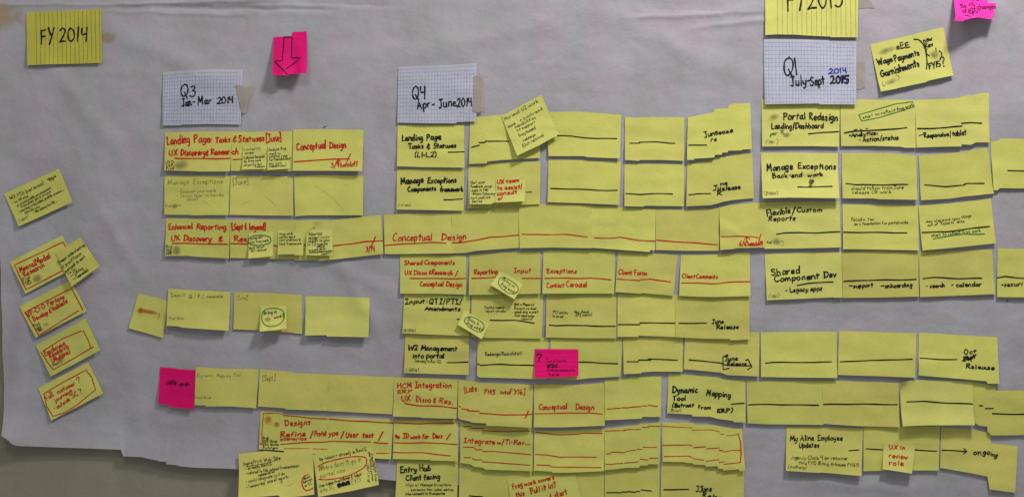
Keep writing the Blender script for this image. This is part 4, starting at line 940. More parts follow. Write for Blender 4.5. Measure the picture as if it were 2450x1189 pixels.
t('S4', 'Integrate', 1110, 1056, 1184, 1061, 12, 'r', 2.8); t('S4', 'w/Ti-Rav...', 1190, 1061, 1267, 1061, 11, 'r', 2.8)
for seg in ([(1110, 1018.5), (1127, 1018.5)], [(1127, 1022.5), (1157, 1023.5)], [(1154, 1028.5), (1168, 1029.5), (1215, 1031), (1268, 1029)], [(1109, 1067), (1133, 1067), (1138, 1070)], [(1137, 1073), (1153, 1073)], [(1155, 1077), (1185, 1077.5), (1220, 1081), (1271, 1085)], [(1111, 1091.5), (1127, 1091)], [(1131, 1094), (1137, 1097), (1153, 1097.5)], [(1154, 1102), (1190, 1104), (1268, 1110)]):
    l('S4', seg, 'r', 2.1, wob=.3)
for seg in ([(1282, 1032.5), (1340, 1038.5), (1380, 1037), (1400, 1034), (1440, 1035)], [(1281, 1085), (1309, 1086), (1340, 1091), (1380, 1091), (1426, 1091)], [(1284, 1109.5), (1316, 1110.5), (1318, 1113.5), (1380, 1115), (1437, 1115)]):
    l('S5', seg, 'r', 2.1, wob=.3)
for seg in ([(1446, 1029), (1457, 1030)], [(1459, 1029), (1495, 1028)], [(1492, 1027), (1514, 1025)], [(1516, 1026), (1532, 1025)], [(1536, 1020), (1552, 1020.5)], [(1551, 1017), (1579, 1018)],
            [(1449, 1083), (1461, 1083)], [(1462, 1080.5), (1465, 1079), (1494, 1080)], [(1495, 1078), (1503, 1076.5)], [(1503, 1076), (1520, 1074)], [(1523, 1072), (1535, 1072)], [(1537, 1067), (1570, 1068)],
            [(1444, 1107), (1465, 1107.5)], [(1466, 1106), (1489, 1105)], [(1493, 1104), (1523, 1102), (1527, 1100)], [(1530, 1094.5), (1549, 1097)], [(1552, 1093), (1573, 1092.5)]):
    if seg[0][0] < 1447: seg[0] = (1448, seg[0][1])
    l('S6', seg, 'r', 1.9, wob=.2)
for seg in ([(1584, 1018), (1655, 1021.5)], [(1655, 1027), (1700, 1026), (1720, 1031)], [(1721, 1036), (1731, 1037)], [(1737, 1040), (1750, 1040), (1766, 1036)], [(1584, 1063), (1648, 1061.5), (1654, 1064)], [(1657, 1068), (1686, 1066)], [(1689, 1071), (1720, 1069)], [(1719, 1075), (1728, 1075)], [(1730, 1078.5), (1750, 1075), (1769, 1074.5)],
            [(1587, 1089), (1645, 1088), (1654, 1091)], [(1656, 1094), (1682, 1097.5)], [(1687, 1100), (1718, 1096)], [(1717, 1103), (1731, 1101.5)], [(1730, 1107), (1768, 1103)]):
    l('S7', seg, 'r' if seg[0][1] > 1060 else 'o', 2.0, wob=.2)
l('S7', [(1765, 1036), (1770, 1055), (1771, 1080), (1769, 1103)], 'r', 2.6, wob=.2)
# HCM row
t('H1', 'HCM', 952, 927, 986, 926, 12, 'r', 2.8); t('H1', 'Integration', 994, 926, 1080, 926, 14, 'r', 2.8); t('H1', 'ERP', 952, 938.5, 985, 938.5, 8, 'r', 2.4); t('H1', 'UX', 963, 958, 984, 957, 13, 'r', 3); t('H1', 'Disco &', 996, 959, 1044, 961, 13, 'r', 2.8); t('H1', 'Res.', 1050, 961, 1084, 966, 13, 'r', 2.8)
l('H1', [(969, 963), (1000, 968), (1055, 970), (1092, 974)], 'r', 2.8)
t('H2', '[Late', 1112, 938, 1141, 934, 13, 'r', 2.6); t('H2', 'FY15', 1159, 941, 1184, 942, 10, 'r', 2.8); t('H2', 'into', 1197, 941, 1218, 941, 9, 'r', 2.6); t('H2', 'FY16]', 1220, 941, 1256, 942, 12, 'r', 2.6)
for seg in ([(1099, 970), (1103, 972)], [(1105, 976), (1121, 978)], [(1119, 980), (1147, 981)], [(1148, 986), (1210, 990), (1256, 990), (1272, 988)]): l('H2', seg, 'r', 2.6, wob=.3)
l('H2', [(1264, 980), (1257, 997)], 'r', 2.8); l('H3', [(1280, 988), (1310, 986.5), (1390, 986), (1410, 985), (1441, 989)], 'r', 2.4); t('H3', 'Conceptual', 1289, 978, 1356, 976, 13, 'r', 2.8); t('H3', 'Design', 1377, 977, 1420, 978, 13, 'r', 2.8)
for seg in ([(1451, 976.5), (1469, 975.5)], [(1470, 974.5), (1484, 974)], [(1487, 973), (1503, 973)], [(1505, 972.5), (1522, 971)], [(1523, 971), (1534, 970)], [(1537, 968), (1547, 969)], [(1550, 967), (1572, 970)]): l('H4', seg, 'r', 2.2, wob=.2)
t('H5', 'Dynamic', 1608, 938, 1668, 937, 15, 'k', 3.2); t('H5', 'Mapping', 1689, 944, 1746, 949, 13, 'k', 3.2); t('H5', 'Tool', 1608, 956, 1640, 956, 11, 'k', 3.4); t('H5', '(Extract', 1607, 972, 1658, 971, 9, 'k', 3.2); t('H5', 'from', 1669, 976, 1699, 977, 9, 'k', 3); t('H5', 'ERP)', 1714, 984, 1750, 984, 9, 'k', 3.2); t('H5', '(Brian)', 1603, 983, 1628, 983, 7, 'n', 1.4); l('H5', [(1748, 965), (1779, 963)], 'k', 2.4)
# entry hub row
t('E1', 'Entry', 959, 1127, 998, 1125, 13, 'k', 3.4); t('E1', 'Hub', 1005, 1123, 1031, 1123, 13, 'k', 3.4); t('E1', 'Client facing', 973, 1146, 1053, 1142, 13, 'k', 3.2); t('E1', 'Align w/ Manage Exceptions', 972, 1158, 1080, 1159, 6, 'n', 1.7); t('E1', 'screens for jubo setup', 985, 1169, 1086, 1170, 6, 'n', 2); t('E1', 'Also connects to Transporter', 972, 1178, 1066, 1179, 6, 'n', 2); t('E1', '(Brian)', 952, 1190, 976, 1190, 6, 'n', 1.6)
l('E2', [(1123, 1183), (1134, 1184), (1155, 1185)], 'k', 2.4); l('E2', [(1132, 1187), (1220, 1190)], 'k', 2)
t('E2m', 'Frog', 1228, 1168, 1250, 1160, 13, 'r', 2.8); t('E2m', 'work covers', 1255, 1160, 1326, 1143, 10, 'r', 2.8); t('E2m', 'this', 1236, 1186, 1255, 1182, 12, 'r', 2.8); t('E2m', 'Pull', 1271, 1178, 1292, 1173, 14, 'r', 2.8); t('E2m', 'it in?', 1298, 1171, 1331, 1162, 14, 'r', 2.8); t('E2m', '& start', 1316, 1191, 1357, 1178, 13, 'r', 2.8)
for seg in ([(1451, 1175.5), (1469, 1175)], [(1470, 1175), (1486, 1175.5)], [(1487, 1173.5), (1499, 1174)], [(1500, 1172.5), (1520, 1174.5)], [(1522, 1172), (1530, 1173)], [(1532, 1168.5), (1558, 1171.5)]): l('E4', seg, 'k', 2.4, wob=.2)
l('E5', [(1587, 1168), (1646, 1168)], 'k', 2.8); t('E5', 'JJune', 1664, 1173, 1701, 1172, 13, 'k', 2.8); t('E5', 'Release', 1679, 1186, 1745, 1196, 11, 'k', 3)
# W2 row
t('W1', 'W2', 977, 836, 1001, 836, 12, 'k', 3.2); t('W1', 'Management', 1008, 836, 1094, 838, 12, 'k', 3.2); t('W1', 'into portal', 988, 855, 1063, 855, 12, 'k', 3); t('W1', '(already in Rev UI)', 993, 865, 1056, 867, 7, 'n', 1.6); l('W1', [(1070, 865.5), (1120, 865)], 'k', 2.6); t('W1', '(', 972, 886, 975, 886, 7, 'n', 1.4); t('W1', 'e)', 995, 886, 1003, 886, 7, 'n', 1.4); smear(ALL['W1'], 986, 883, 11, 5)
t('W2', 'Redesign/Rearchitect', 1161, 850, 1248, 848, 9, 'n', 1.9); l('W2', [(1143, 869), (1148, 870)], 'k', 2.4); l('W2', [(1150, 872), (1200, 870), (1240, 871.5), (1278, 873)], 'k', 2.8)
t('pinkw', '?', 1283, 862, 1296, 862, 18, 'm', 3.2); t('pinkw', 'Include', 1308, 865, 1353, 864, 8, 'm', 1.2); t('pinkw', 'W2C', 1308, 876, 1334, 876, 7, 'k', 2.8); t('pinkw', 'Enhancements', 1309, 886, 1374, 886, 7, 'm', 1.2); t('pinkw', 'here', 1313, 896, 1336, 896, 6, 'm', 1.3)
l('W3', [(1384, 865), (1420, 865.5), (1477, 869)], 'k', 2.7)
for seg in ([(1499, 863.5), (1527, 863.5)], [(1527, 859.5), (1556, 860)], [(1550, 857.5), (1565, 857.5), (1620, 860.5)]): l('W4', seg, 'k', 2.6, wob=.2)
l('W5', [(1647, 859), (1661, 861), (1720, 866), (1728, 868)], 'k', 2.7); l('W5', [(1740, 847), (1728, 852), (1728, 882), (1742, 879)], 'k', 2.8, wob=.2); t('W5', 'June', 1733, 862, 1762, 860, 11, 'k', 3); t('W5', 'Release', 1738, 873, 1783, 873, 10, 'k', 2.8); l('W5', [(1730, 871), (1760, 873), (1796, 873)], 'k', 2.4); l('W5', [(1782, 860), (1788, 858), (1796, 876), (1786, 882)], 'k', 2.8, wob=.2)
l('W6', [(1829, 867), (1848, 865.5), (1900, 865), (1945, 866), (1987, 863.5)], 'k', 2.7); l('W7', [(2007, 863.5), (2045, 863), (2080, 860), (2140, 859.5), (2179, 857)], 'k', 2.7); l('W8', [(2198, 855.5), (2240, 858), (2287, 859)], 'k', 2.6)
t('W8', 'Oct', 2304, 847, 2332, 844, 12, 'k', 2.8); t('W8', 'Sept', 2303, 863, 2331, 855, 11, 'k', 3.2); l('W8', [(2300, 862), (2312, 851), (2318, 859), (2332, 848)], 'k', 3.4); t('W8', 'Release', 2307, 879, 2374, 883, 10, 'k', 3)
# input QTI row
t('N1', 'Input:', 971, 726, 1023, 724, 11, 'k', 3); t('N1', 'QTI/PTI/', 1027, 726, 1105, 727, 12, 'k', 3); t('N1', 'Amendments', 1018, 741, 1101, 743, 9, 'k', 3.2); l('N1', [(1094, 763), (1101, 763.5)], 'k', 2.4); t('N1', '(B', 967, 793, 974, 793, 7, 'n', 1.3); t('N1', 'n)', 989, 793, 995, 793, 7, 'n', 1.3); smear(ALL['N1'], 982, 789, 10, 5)
t('N2', 'Painful legacy', 1160, 738, 1206, 737, 7, 'n', 1.5); t('N2', 'report screens', 1162, 746, 1210, 746, 6, 'n', 1.7)
for i, (s_, a) in enumerate((('Not in"Reports"', (1231, 730, 1279, 731)), ('Reports we dont', (1231, 739, 1283, 740)), ('need any more?', (1231, 748, 1287, 748)), ('Dont need to be', (1231, 756, 1278, 758)), ('reports?', (1247, 764, 1274, 765)))): t('N2', s_, *a, 6, 'n', 1.8)
l('N2', [(1173, 765), (1230, 765), (1278, 772)], 'k', 2.6); t('N3', 'PTI exists', 1322, 749, 1358, 750, 6, 'n', 1.6); t('N3', 'in prod', 1322, 758, 1347, 759, 6, 'n', 1.6); t('N3', 'How should', 1374, 748, 1408, 748, 6, 'n', 1.7); t('N3', 'QTI match?', 1377, 756, 1416, 755, 6, 'n', 1.7)
l('N3', [(1314, 776), (1330, 778), (1400, 777), (1440, 780), (1471, 779)], 'k', 2.7)
for seg in ([(1478, 775.5), (1530, 775.5)], [(1530, 771.5), (1560, 771), (1613, 772.5)]): l('N4', seg, 'k', 2.6, wob=.2)
l('N5', [(1623, 772), (1689, 772)], 'k', 2.6); t('N5', 'June', 1702, 773, 1729, 772, 10, 'k', 2.7); t('N5', 'Release', 1713, 786, 1765, 785, 10, 'k', 2.9)
for k, cx, cy, (a, b_) in (('C2m', 1216, 683, (1201, 664)), ('N1m', 1136, 774, (1118, 759))):
    oval(k, cx, cy, 26 if k == 'C2m' else 25, 14 if k == 'C2m' else 13, 34 if k == 'C2m' else 30, 'g', 2.0); 
t('C2m', 'Bring in', 1202, 668, 1229, 688, 8, 'n', 1.6); t('C2m', 'frog work?', 1198, 681, 1233, 705, 9, 'n', 1.7)
t('N1m', 'Bring in', 1119, 764, 1145, 777, 8, 'n', 1.6); t('N1m', 'frog work?', 1117, 774, 1153, 792, 8, 'n', 1.7)
# shared components row
t('C1', 'Shared', 968, 633, 1011, 633, 10, 'r', 2.8); t('C1', 'Components', 1016, 632, 1088, 633, 11, 'r', 2.8); t('C1', 'UX Disco &', 970, 657, 1033, 656, 10, 'r', 2.8); t('C1', 'Research', 1034, 656, 1083, 657, 11, 'r', 2.8); l('C1', [(1096, 647), (1090, 660)], 'r', 2.8); l('C1', [(982, 665), (1040, 666), (1115, 666)], 'r', 2.8); t('C1', 'Conceptual', 1006, 684, 1062, 684, 12, 'r', 2.8); t('C1', 'Design', 1068, 684, 1106, 686, 12, 'r', 2.8)
t('C2', 'Reporting', 1135, 656, 1191, 654, 11, 'r', 2.8); t('C2', 'Input', 1230, 652, 1271, 652, 11, 'r', 2.6); l('C2', [(1129, 665), (1160, 665), (1187, 663)], 'r', 2.8); l('C2', [(1249, 665.5), (1292, 665)], 'r', 2.8)
t('C3', 'Exceptions', 1308, 653, 1379, 653, 11, 'r', 2.8); l('C3', [(1303, 665), (1380, 665.5), (1414, 665), (1461, 669)], 'r', 2.8); t('C3', 'Contact', 1308, 688, 1350, 686, 11, 'r', 2.8); t('C3', 'Carousel', 1355, 686, 1403, 686, 13, 'r', 2.8)
t('C4', 'Client Forax', 1479, 656, 1547, 658, 11, 'r', 2.6)
for seg in ([(1476, 667), (1500, 669), (1530, 670.5)], [(1532, 668), (1549, 668)], [(1551, 667), (1604, 674)]): l('C4', seg, 'r', 2.6, wob=.2)
t('C5', 'Client', 1630, 664, 1661, 665, 10, 'r', 2.6); t('C5', 'Comments', 1664, 665, 1715, 666, 10, 'r', 2.6); l('C5', [(1629, 676), (1700, 678), (1718, 677.5), (1740, 675), (1793, 673)], 'r', 2.6)
# reporting band
t('B1', 'Conceptual', 941, 576, 1034, 575, 17, 'r', 2.8); t('B1', 'De', 1057, 574, 1079, 574, 14, 'r', 2.8); t('B2', 'sign', 1084, 574, 1116, 571, 15, 'r', 2.8); l('B1', [(922, 587), (980, 583), (1030, 580), (1068, 582)], 'r', 2.8)
l('B2', [(1084, 580), (1105, 580), (1140, 575), (1175, 567), (1205, 566), (1240, 563)], 'r', 2.8); l('B3', [(1248, 560), (1260, 561.5), (1350, 561), (1380, 564), (1405, 567)], 'r', 2.6); l('B4', [(1422, 569), (1470, 570), (1481, 568), (1530, 575), (1566, 577.5)], 'r', 2.6); l('B5', [(1570, 575), (1640, 580), (1714, 585)], 'r', 2.8)
l('B6', [(1723, 566), (1760, 565), (1800, 567), (1812, 569)], 'r', 2.6); l('B6', [(1818, 561), (1812, 580)], 'r', 2.4); l('B6', [(1784, 580), (1784, 567)], 'r', 2.6); l('B6', [(1778, 573), (1784, 566), (1791, 572)], 'r', 2.6); t('B6', '6/6', 1766, 588, 1783, 588, 11, 'r', 2.6); t('B6', 'handoff', 1786, 588, 1822, 587, 11, 'r', 2.8)
# rows under Q4
t('M1', 'Manage', 961, 442, 1014, 437, 15, 'k', 3.4); t('M1', 'Exceptions', 1024, 439, 1093, 437, 13, 'k', 3.4); t('M1', 'Components', 977, 459, 1044, 456, 11, 'k', 3.2); t('M1', 'framework', 1054, 459, 1108, 458, 12, 'k', 3.4); l('M1', [(1063, 479), (1080, 479), (1107, 476)], 'k', 2.6); t('M1', '(', 954, 495, 957, 495, 7, 'n', 1.4); t('M1', 'an)', 971, 494, 983, 494, 7, 'n', 1.4); smear(ALL['M1'], 964, 491, 9, 5)
for s_, a in (('Get user', (1127, 441, 1161, 439)), ('feedback usage', (1127, 450, 1177, 449)), ('data re Feb', (1129, 460, 1168, 457)), ('release following', (1129, 467, 1184, 467)), ('April peak use', (1127, 478, 1173, 475)), ('period', (1130, 485, 1154, 485))): t('M2m', s_, *a, 7, 'n', 1.6)
t('M2n', 'UX team', 1190, 441, 1241, 436, 9, 'r', 3); t('M2n', 'to assist/', 1190, 455, 1250, 452, 10, 'r', 2.8); t('M2n', 'consult', 1190, 469, 1237, 464, 10, 'r', 2.8); l('M2n', [(1202, 471), (1199, 477), (1192, 478)], 'r', 2.6, curve=True); l('M2n', [(1196, 474), (1191, 477), (1195, 481)], 'r', 2.4)
l('M2', [(1259, 461), (1272, 460)], 'k', 2.4); l('M3', [(1317, 452), (1380, 453), (1428, 456), (1476, 456)], 'k', 2.7); l('M4', [(1496, 464), (1530, 465.5), (1560, 464), (1608, 464.5)], 'k', 2.6); l('M5', [(1646, 467), (1661, 466)], 'k', 2.6); l('M5', [(1662, 464.5), (1699, 464)], 'k', 2.6)
t('M5', 'Ju', 1705, 456, 1723, 454, 11, 'k', 2.9); t('M5', 'ne', 1723, 444, 1739, 442, 9, 'k', 2.9); t('M5', 'R', 1714, 468, 1726, 467, 10, 'k', 3); t('M5', 'elease', 1727, 457, 1770, 452, 11, 'k', 3)
t('T1', 'Landing', 963, 338, 1013, 337, 14, 'k', 3.2); t('T1', 'Page', 1022, 336, 1056, 335, 14, 'k', 3.2); t('T1', 'Tasks', 978, 357, 1014, 356, 11, 'k', 3.2); t('T1', '&', 1023, 357, 1030, 357, 12, 'k', 3.2); t('T1', 'Statuses', 1038, 356, 1092, 354, 11, 'k', 3.2); t('T1', '(L1-L2)', 993, 377, 1045, 377, 12, 'k', 2.8); l('T1', [(1073, 365.5), (1111, 364)], 'k', 2.6)
l('T2', [(1129, 353), (1148, 349)], 'k', 2.6); l('T2', [(1147, 342.5), (1161, 342)], 'k', 2.6); l('T2', [(1161, 339), (1190, 339), (1218, 340)], 'k', 2.6); 
for s_, a, hh in (('Minimal UI work', (1208, 291, 1288, 246), 8), ('more', (1217, 308, 1234, 299), 7), ('= back-end', (1245, 293, 1299, 264), 8), ('capabilities', (1232, 309, 1282, 285), 7), ('to support', (1238, 317, 1281, 296), 7), ('frog-based', (1243, 330, 1282, 310), 8), ('redesign', (1252, 341, 1282, 326), 7), ('(Oct release)', (1252, 356, 1301, 327), 8)): t('T2m', s_, *a, hh, 'n', 1.7)
l('T3', [(1334, 326), (1366, 327), (1400, 331), (1425, 333), (1475, 332.5)], 'k', 2.7)
l('T4', [(1506, 344), (1529, 344)], 'k', 2.6); l('T4', [(1529, 341), (1570, 341), (1600, 343.5), (1614, 343.5)], 'k', 2.6); l('T5', [(1646, 348.5), (1660, 348), (1689, 348)], 'k', 2.6)
t('T5', 'June', 1685, 330, 1716, 322, 13, 'k', 3); t('T5', 'ease', 1718, 323, 1752, 317, 10, 'k', 3); t('T5', 're', 1700, 340, 1714, 337, 10, 'k', 2.9)
# right block
t('R1a', 'Portal', 1872, 288, 1925, 286, 17, 'k', 3.2); t('R1a', 'Redesign', 1934, 288, 2001, 290, 17, 'k', 3.2); t('R1a', 'Landing/Dashboard', 1844, 310, 1967, 308, 14, 'k', 2.8); t('R1a', 'per', 1841, 326, 1857, 323, 8, 'g', 2.2); t('R1a', 'R', 1866, 322, 1874, 321, 9, 'g', 2); smear(ALL['R1a'], 1878, 323, 15, 8)
l('R1a', [(1932, 322), (1970, 318), (2004, 316)], 'k', 2.8); t('R1a', ')', 1854, 345, 1860, 344, 11, 'n', 1.4); t('R1a', '(', 1829, 344, 1834, 344, 8, 'n', 1.2); smear(ALL['R1a'], 1849, 281, 18, 11); smear(ALL['R1a'], 1843, 341, 12, 6)
l('R1b', [(2052, 276), (2080, 268), (2141, 250), (2180, 245), (2185, 257), (2140, 271), (2100, 283), (2059, 291), (2052, 276)], 'g', 2.2, wob=.2); t('R1b', 'start to reflect', 2062, 286, 2139, 268, 7, 'n', 1.7); t('R1b', 'frog work', 2144, 268, 2183, 256, 9, 'n', 1.8)
l('R1b', [(2017, 320), (2040, 315), (2100, 313), (2167, 307)], 'k', 3.2); t('R1b', '-Analytics:', 2028, 330, 2096, 323, 10, 'k', 3); t('R1b', '- Action/status', 2052, 341, 2146, 335, 11, 'k', 3); l('R1b', [(2041, 311.5), (2048, 310.5)], 'k', 1.8); l('R1b', [(2054, 311), (2060, 311)], 'k', 1.8); l('R1b', [(2068, 309.5), (2074, 309.5)], 'k', 1.8)
l('R1c', [(2191, 309.5), (2215, 309), (2260, 307), (2298, 303)], 'k', 3.2); l('R1c', [(2297, 297), (2320, 295), (2345, 296)], 'k', 3.2); t('R1c', '-', 2194, 331, 2204, 328, 11, 'k', 3); t('R1c', 'Responsive', 2207, 331, 2265, 327, 11, 'k', 3.2); t('R1c', '/tablet', 2268, 328, 2308, 324, 13, 'k', 3)
t('X1', 'Manage', 1833, 410, 1894, 406, 16, 'k', 3.2); t('X1', 'Exceptions', 1907, 404, 1997, 406, 14, 'k', 3.2); t('X1', 'Back-end', 1846, 427, 1916, 424, 11, 'k', 3); t('X1', 'work', 1931, 424, 1966, 422, 10, 'k', 3); l('X1', [(1905, 448.5), (1940, 448), (1986, 447.5)], 'k', 2.8); t('X1', '(B', 1825, 468, 1834, 467, 8, 'n', 1.3); t('X1', 'n)', 1849, 467, 1857, 466, 8, 'n', 1.4); smear(ALL['X1'], 1842, 464, 10, 5)
l('X2', [(2020, 439), (2045, 443), (2110, 443), (2168, 442.5)], 'k', 2.8); t('X2', 'should follow from', 2033, 455, 2130, 453, 8, 'n', 1.8); t('X2', 'June', 2134, 453, 2158, 452, 8, 'n', 1.9); t('X2', 'release UX work', 2036, 465, 2127, 463, 8, 'n', 1.9)
l('X3', [(2209, 443.5), (2260, 447), (2304, 444)], 'k', 2.8); l('X3', [(2303, 442), (2311, 440), (2351, 439)], 'k', 2.8); l('X4', [(2407, 409.5), (2440, 409.5), (2470, 410)], 'k', 2.8)
t('U1', 'Flexible', 1833, 517, 1889, 510, 14, 'k', 2.9); t('U1', '/', 1893, 512, 1901, 512, 15, 'k', 3); t('U1', 'Custom', 1904, 508, 1963, 507, 12, 'k', 3); t('U1', 'Reports', 1837, 529, 1900, 527, 11, 'k', 2.9); l('U1', [(1855, 560), (1875, 557), (1950, 557), (2006, 555)], 'k', 2.9)
t('U1', 'Prod', 1833, 583, 1843, 582, 6, 'n', 1.8); smear(ALL['U1'], 1857, 579, 15, 11); t('U1', ')', 1868, 587, 1873, 586, 10, 'n', 1.3)
t('U2', 'focus', 2034, 530, 2060, 528, 11, 'n', 1.7); t('U2', '= Tax', 2063, 529, 2089, 527, 6, 'n', 1.7); t('U2', 'as a foundation for portal-wide', 2041, 539, 2169, 535, 7, 'n', 1.8); l('U2', [(2015, 556), (2080, 556), (2167, 557)], 'k', 2.9)
t('U3', 'may also move some', 2213, 533, 2294, 525, 6, 'n', 1.7); t('U3', 'things', 2299, 523, 2321, 519, 7, 'n', 1.7); t('U3', 'out of "Reports" area', 2216, 542, 2304, 532, 7, 'n', 1.8); l('U3', [(2203, 556), (2260, 555), (2310, 548), (2364, 542)], 'k', 3); t('U3', 'start to reflect frog work', 2224, 567, 2343, 555, 8, 'n', 1.8); l('U3', [(2228, 571), (2260, 566), (2300, 560), (2351, 560)], 'g', 2.6)
t('V1', 'Shared', 1844, 658, 1911, 653, 16, 'k', 3); t('V1', 'Component', 1850, 674, 1957, 665, 14, 'k', 3.2); t('V1', 'Dev', 1968, 664, 1998, 661, 14, 'k', 3.4); l('V1', [(1904, 682), (1930, 677), (1990, 674)], 'k', 2.8); t('V1', '- Legacy apps', 1878, 699, 1964, 694, 11, 'k', 2.8); t('V1', '(', 1836, 711, 1840, 711, 8, 'n', 1.3); t('V1', ')', 1858, 711, 1862, 711, 9, 'n', 1.4); smear(ALL['V1'], 1849, 708, 10, 5)
l('V2', [(2016, 673), (2060, 670), (2150, 669), (2189, 668)], 'k', 3); t('V2', '-', 2026, 688, 2036, 688, 10, 'k', 2.8); t('V2', 'support', 2038, 688, 2085, 685, 9, 'k', 2.9); t('V2', '-', 2104, 688, 2112, 686, 10, 'k', 2.8); t('V2', 'onboarding', 2113, 688, 2179, 685, 10, 'k', 2.9)
l('V3', [(2205, 665.5), (2230, 663.5), (2290, 666), (2346, 665.5)], 'k', 3); t('V3', '- search', 2212, 688, 2257, 686, 9, 'k', 2.9); t('V3', '- calendar', 2274, 686, 2345, 684, 10, 'k', 2.9)
l('V4', [(2382, 664), (2402, 661), (2430, 665), (2472, 666)], 'k', 3); t('V4', '-securi', 2392, 685, 2442, 683, 10, 'k', 2.8)
l('K1', [(1790, 966.5), (1840, 965.5), (1900, 967), (1956, 967)], 'k', 2.9); l('K2', [(1968, 965.5), (2050, 964.5), (2144, 966)], 'k', 2.9); l('K3', [(2165, 958.5), (2210, 958), (2280, 963), (2322, 964)], 'k', 2.9)
l('K4', [(2340, 969), (2348, 969)], 'k', 2.8); l('K4', [(2354, 976), (2373, 975)], 'k', 2.8); l('K4', [(2371, 988), (2450, 989), (2472, 989)], 'k', 2.9)
t('Y1', 'My Aline', 1888, 1053, 1946, 1051, 13, 'k', 2.7); t('Y1', 'Employee', 1954, 1051, 2013, 1051, 12, 'k', 2.7); t('Y1', 'Updates', 1909, 1068, 1957, 1067, 11, 'k', 2.9); l('Y1', [(2028, 1075), (2052, 1073)], 'k', 2.5); t('Y1', 'Agency Clock 4 on retainer', 1890, 1095, 2024, 1097, 9, 'n', 1.8); t('Y1', 'thru FY15 (Bring in-house FY16?)', 1907, 1106, 2050, 1113, 8, 'n', 1.8); t('Y1', '(Anthony)', 1882, 1116, 1925, 1117, 8, 'n', 1.5)
l('Y2', [(2069, 1071), (2110, 1073)], 'k', 2.7); l('Y2', [(2186, 1074), (2239, 1077)], 'k', 2.7); t('Y2m', 'UX in', 2124, 1071, 2162, 1073, 10, 'r', 2.8); t('Y2m', 'review', 2122, 1091, 2166, 1094, 11, 'r', 2.8); t('Y2m', 'role', 2121, 1107, 2155, 1109, 11, 'r', 2.8)
l('Y3', [(2251, 1075), (2308, 1077)], 'k', 2.7); l('Y3', [(2303, 1070), (2310, 1077), (2302, 1083)], 'k', 2.7); t('Y3', 'ongo', 2326, 1085, 2366, 1084, 11, 'k', 2.9); t('Y3', 'ing', 2366, 1088, 2382, 1092, 11, 'k', 2.9)
# bottom left pair
t('O1', 'Ongoing', 588, 1109, 609, 1104, 8, 'n', 1.5); t('O1', 'Print Web Site', 611, 1104, 675, 1094, 8, 'n', 1.7); l('O1', [(593, 1112), (640, 1103), (675, 1094)], 'n', 1.4)
for s_, a in (('- already RevUI', (593, 1119, 654, 1107)), ('- related to file upload!!! /transmission', (595, 1129, 720, 1111)), ('research w/', (625, 1133, 664, 1124)), ('- could integrate re ll do', (598, 1147, 687, 1129)), ('- "reconciling" where? reports', (600, 1159, 696, 1136)), ('?', (680, 1150, 685, 1149))): t('O1', s_, *a, 7, 'n', 1.7)
l('O1', [(742, 1128), (732, 1133), (729, 1146), (735, 1159), (744, 1163), (757, 1158)], 'r', 2.4, curve=True); t('O1', 'Where', 733, 1141, 748, 1134, 6, 'n', 1.5); t('O1', 'belongs', 733, 1148, 753, 1140, 6, 'n', 1.5); t('O1', 'in SC', 738, 1156, 753, 1149, 6, 'n', 1.5); l('O1', [(690, 1153), (700, 1152), (711, 1146)], 'f', 1.6)
t('O2', 'by Admin = already in RevUI', 768, 1098, 879, 1074, 8, 'n', 1.7); t('O2', 'Where does it go in', 767, 1121, 868, 1098, 12, 'p', 2); t('O2', 'portal nav', 772, 1137, 829, 1123, 10, 'p', 2); t('O2', 'User Admin Practitioner & Admin', 770, 1158, 869, 1130, 7, 'n', 1.8); t('O2', 'into SC', 774, 1169, 805, 1160, 10, 'p', 2); t('O2', 'mmm', 815, 1157, 842, 1150, 14, 'k', 3.4); t('O2', 'FY15', 848, 1151, 869, 1143, 11, 'p', 1.8)
l('O2', [(765, 1112), (775, 1104), (800, 1097), (840, 1089), (870, 1088), (880, 1095), (876, 1110), (860, 1121), (830, 1134), (790, 1140), (768, 1139)], 'r', 2.5, curve=True)
for i, (x, y0_, y1_) in enumerate(((884, 1078, 1112), (890, 1082, 1120), (896, 1100, 1144), (888, 1112, 1142), (880, 1108, 1146))): t('O2', ('your Transit', 'report', 'next it lives', 'in portal', 'Bring')[i], x, y0_, x + 6, y1_, 5, 'n', 1.7)
# pen marks on the big sheet
l('roll', [(774, 306), (781, 303)], 'k', 1.8, part='pen_mark'); l('roll', [(2407, 719), (2409.5, 719)], 'k', 3, part='pen_mark')

for nn in ALL.values(): finish(nn)

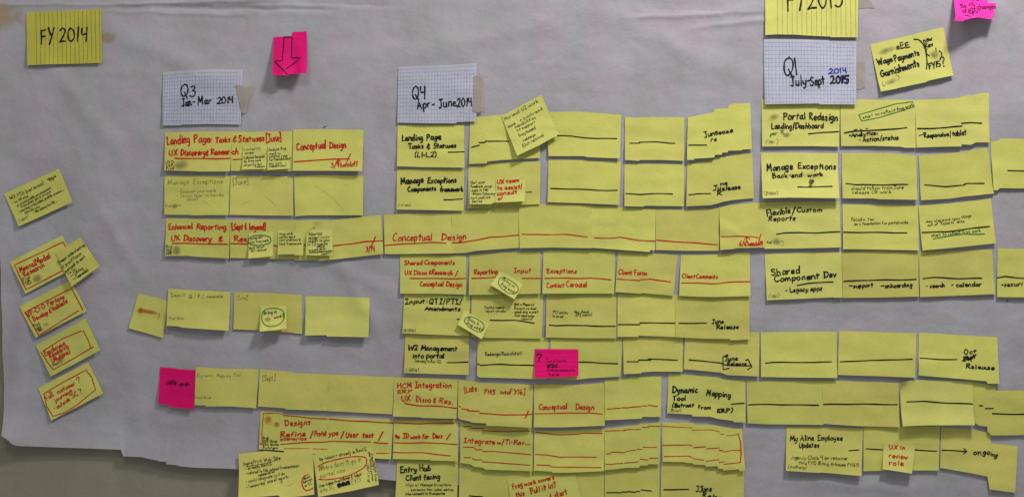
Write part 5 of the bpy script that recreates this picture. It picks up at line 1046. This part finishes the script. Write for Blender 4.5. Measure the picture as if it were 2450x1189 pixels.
# glue stains and tape on the big sheet
smear(ALL['roll'], 14, 42, 60, 42, 'stain', part='stain'); smear(ALL['roll'], 262, 92, 26, 14, 'stain', part='stain')
def tape(key, T, B, label, on=()):
    add_note(key, 'tape', T, B, label, 0.4, on=on, name='tape_strip', category='tape', group='strips of masking tape', gap=0.35, warp=.3)
tape('t1', [(562, 207), (572, 205), (590, 209), (606, 205), (613, 209)], [(573, 228), (577, 250), (580, 271), (590, 273), (594, 262), (597, 240), (608, 226)], 'torn beige masking tape on the right edge of the Q3 graph paper', ('q3',))
tape('t2', [(1134, 184), (1148, 180), (1157, 188)], [(1131, 268), (1144, 272), (1157, 267)], 'rounded beige masking tape on the right edge of the Q4 graph paper', ('q4',))
tape('t3', [(2040, 152), (2056, 148), (2068, 150)], [(2040, 213), (2055, 215), (2068, 210)], 'beige masking tape sticking out right of the Q1 graph paper')
tape('t4', [(2040, -4), (2070, -2), (2080, 4), (2089, 17)], [(2040, 24), (2062, 22), (2078, 21), (2090, 22)], 'beige masking tape with a curled end beside the FY2015 sheet')

# ------------------------------------------------------------------ push pin
def lathe(prof, n=20):
    V, F = [], []
    for (r, z) in prof:
        for k in range(n):
            a = 2 * math.pi * k / n
            V.append((r * math.cos(a), -z, r * math.sin(a)))
    for i in range(len(prof) - 1):
        for k in range(n):
            F.append((i * n + k, i * n + (k + 1) % n, (i + 1) * n + (k + 1) % n, (i + 1) * n + k))
    F.append(tuple(range(n))); F.append(tuple(reversed(range((len(prof) - 1) * n, len(prof) * n))))
    return V, F
d = ALL['X1'].depth(1938, 435)
pin = bpy.data.objects.new('push_pin', None); scene.collection.objects.link(pin)
pin.location = P3(1938, 435, d)
pin['label'] = 'dark steel push pin stuck through the Back-end work note'; pin['category'] = 'push pin'
V, F = lathe([(0.0026, 0.0008), (0.0040, 0.0014), (0.0044, 0.0024), (0.0036, 0.0036), (0.0026, 0.0050), (0.0024, 0.0068), (0.0030, 0.0082), (0.0037, 0.0092), (0.0038, 0.0102), (0.0030, 0.0112), (0.0012, 0.0116)])
hd = link('head', V, F, M['steel'], parent=pin)
V, F = lathe([(0.00025, -d + 0.0005), (0.0005, -0.002), (0.0005, 0.001)], 8)
nd_ = link('needle', V, F, M['steel'], parent=pin)
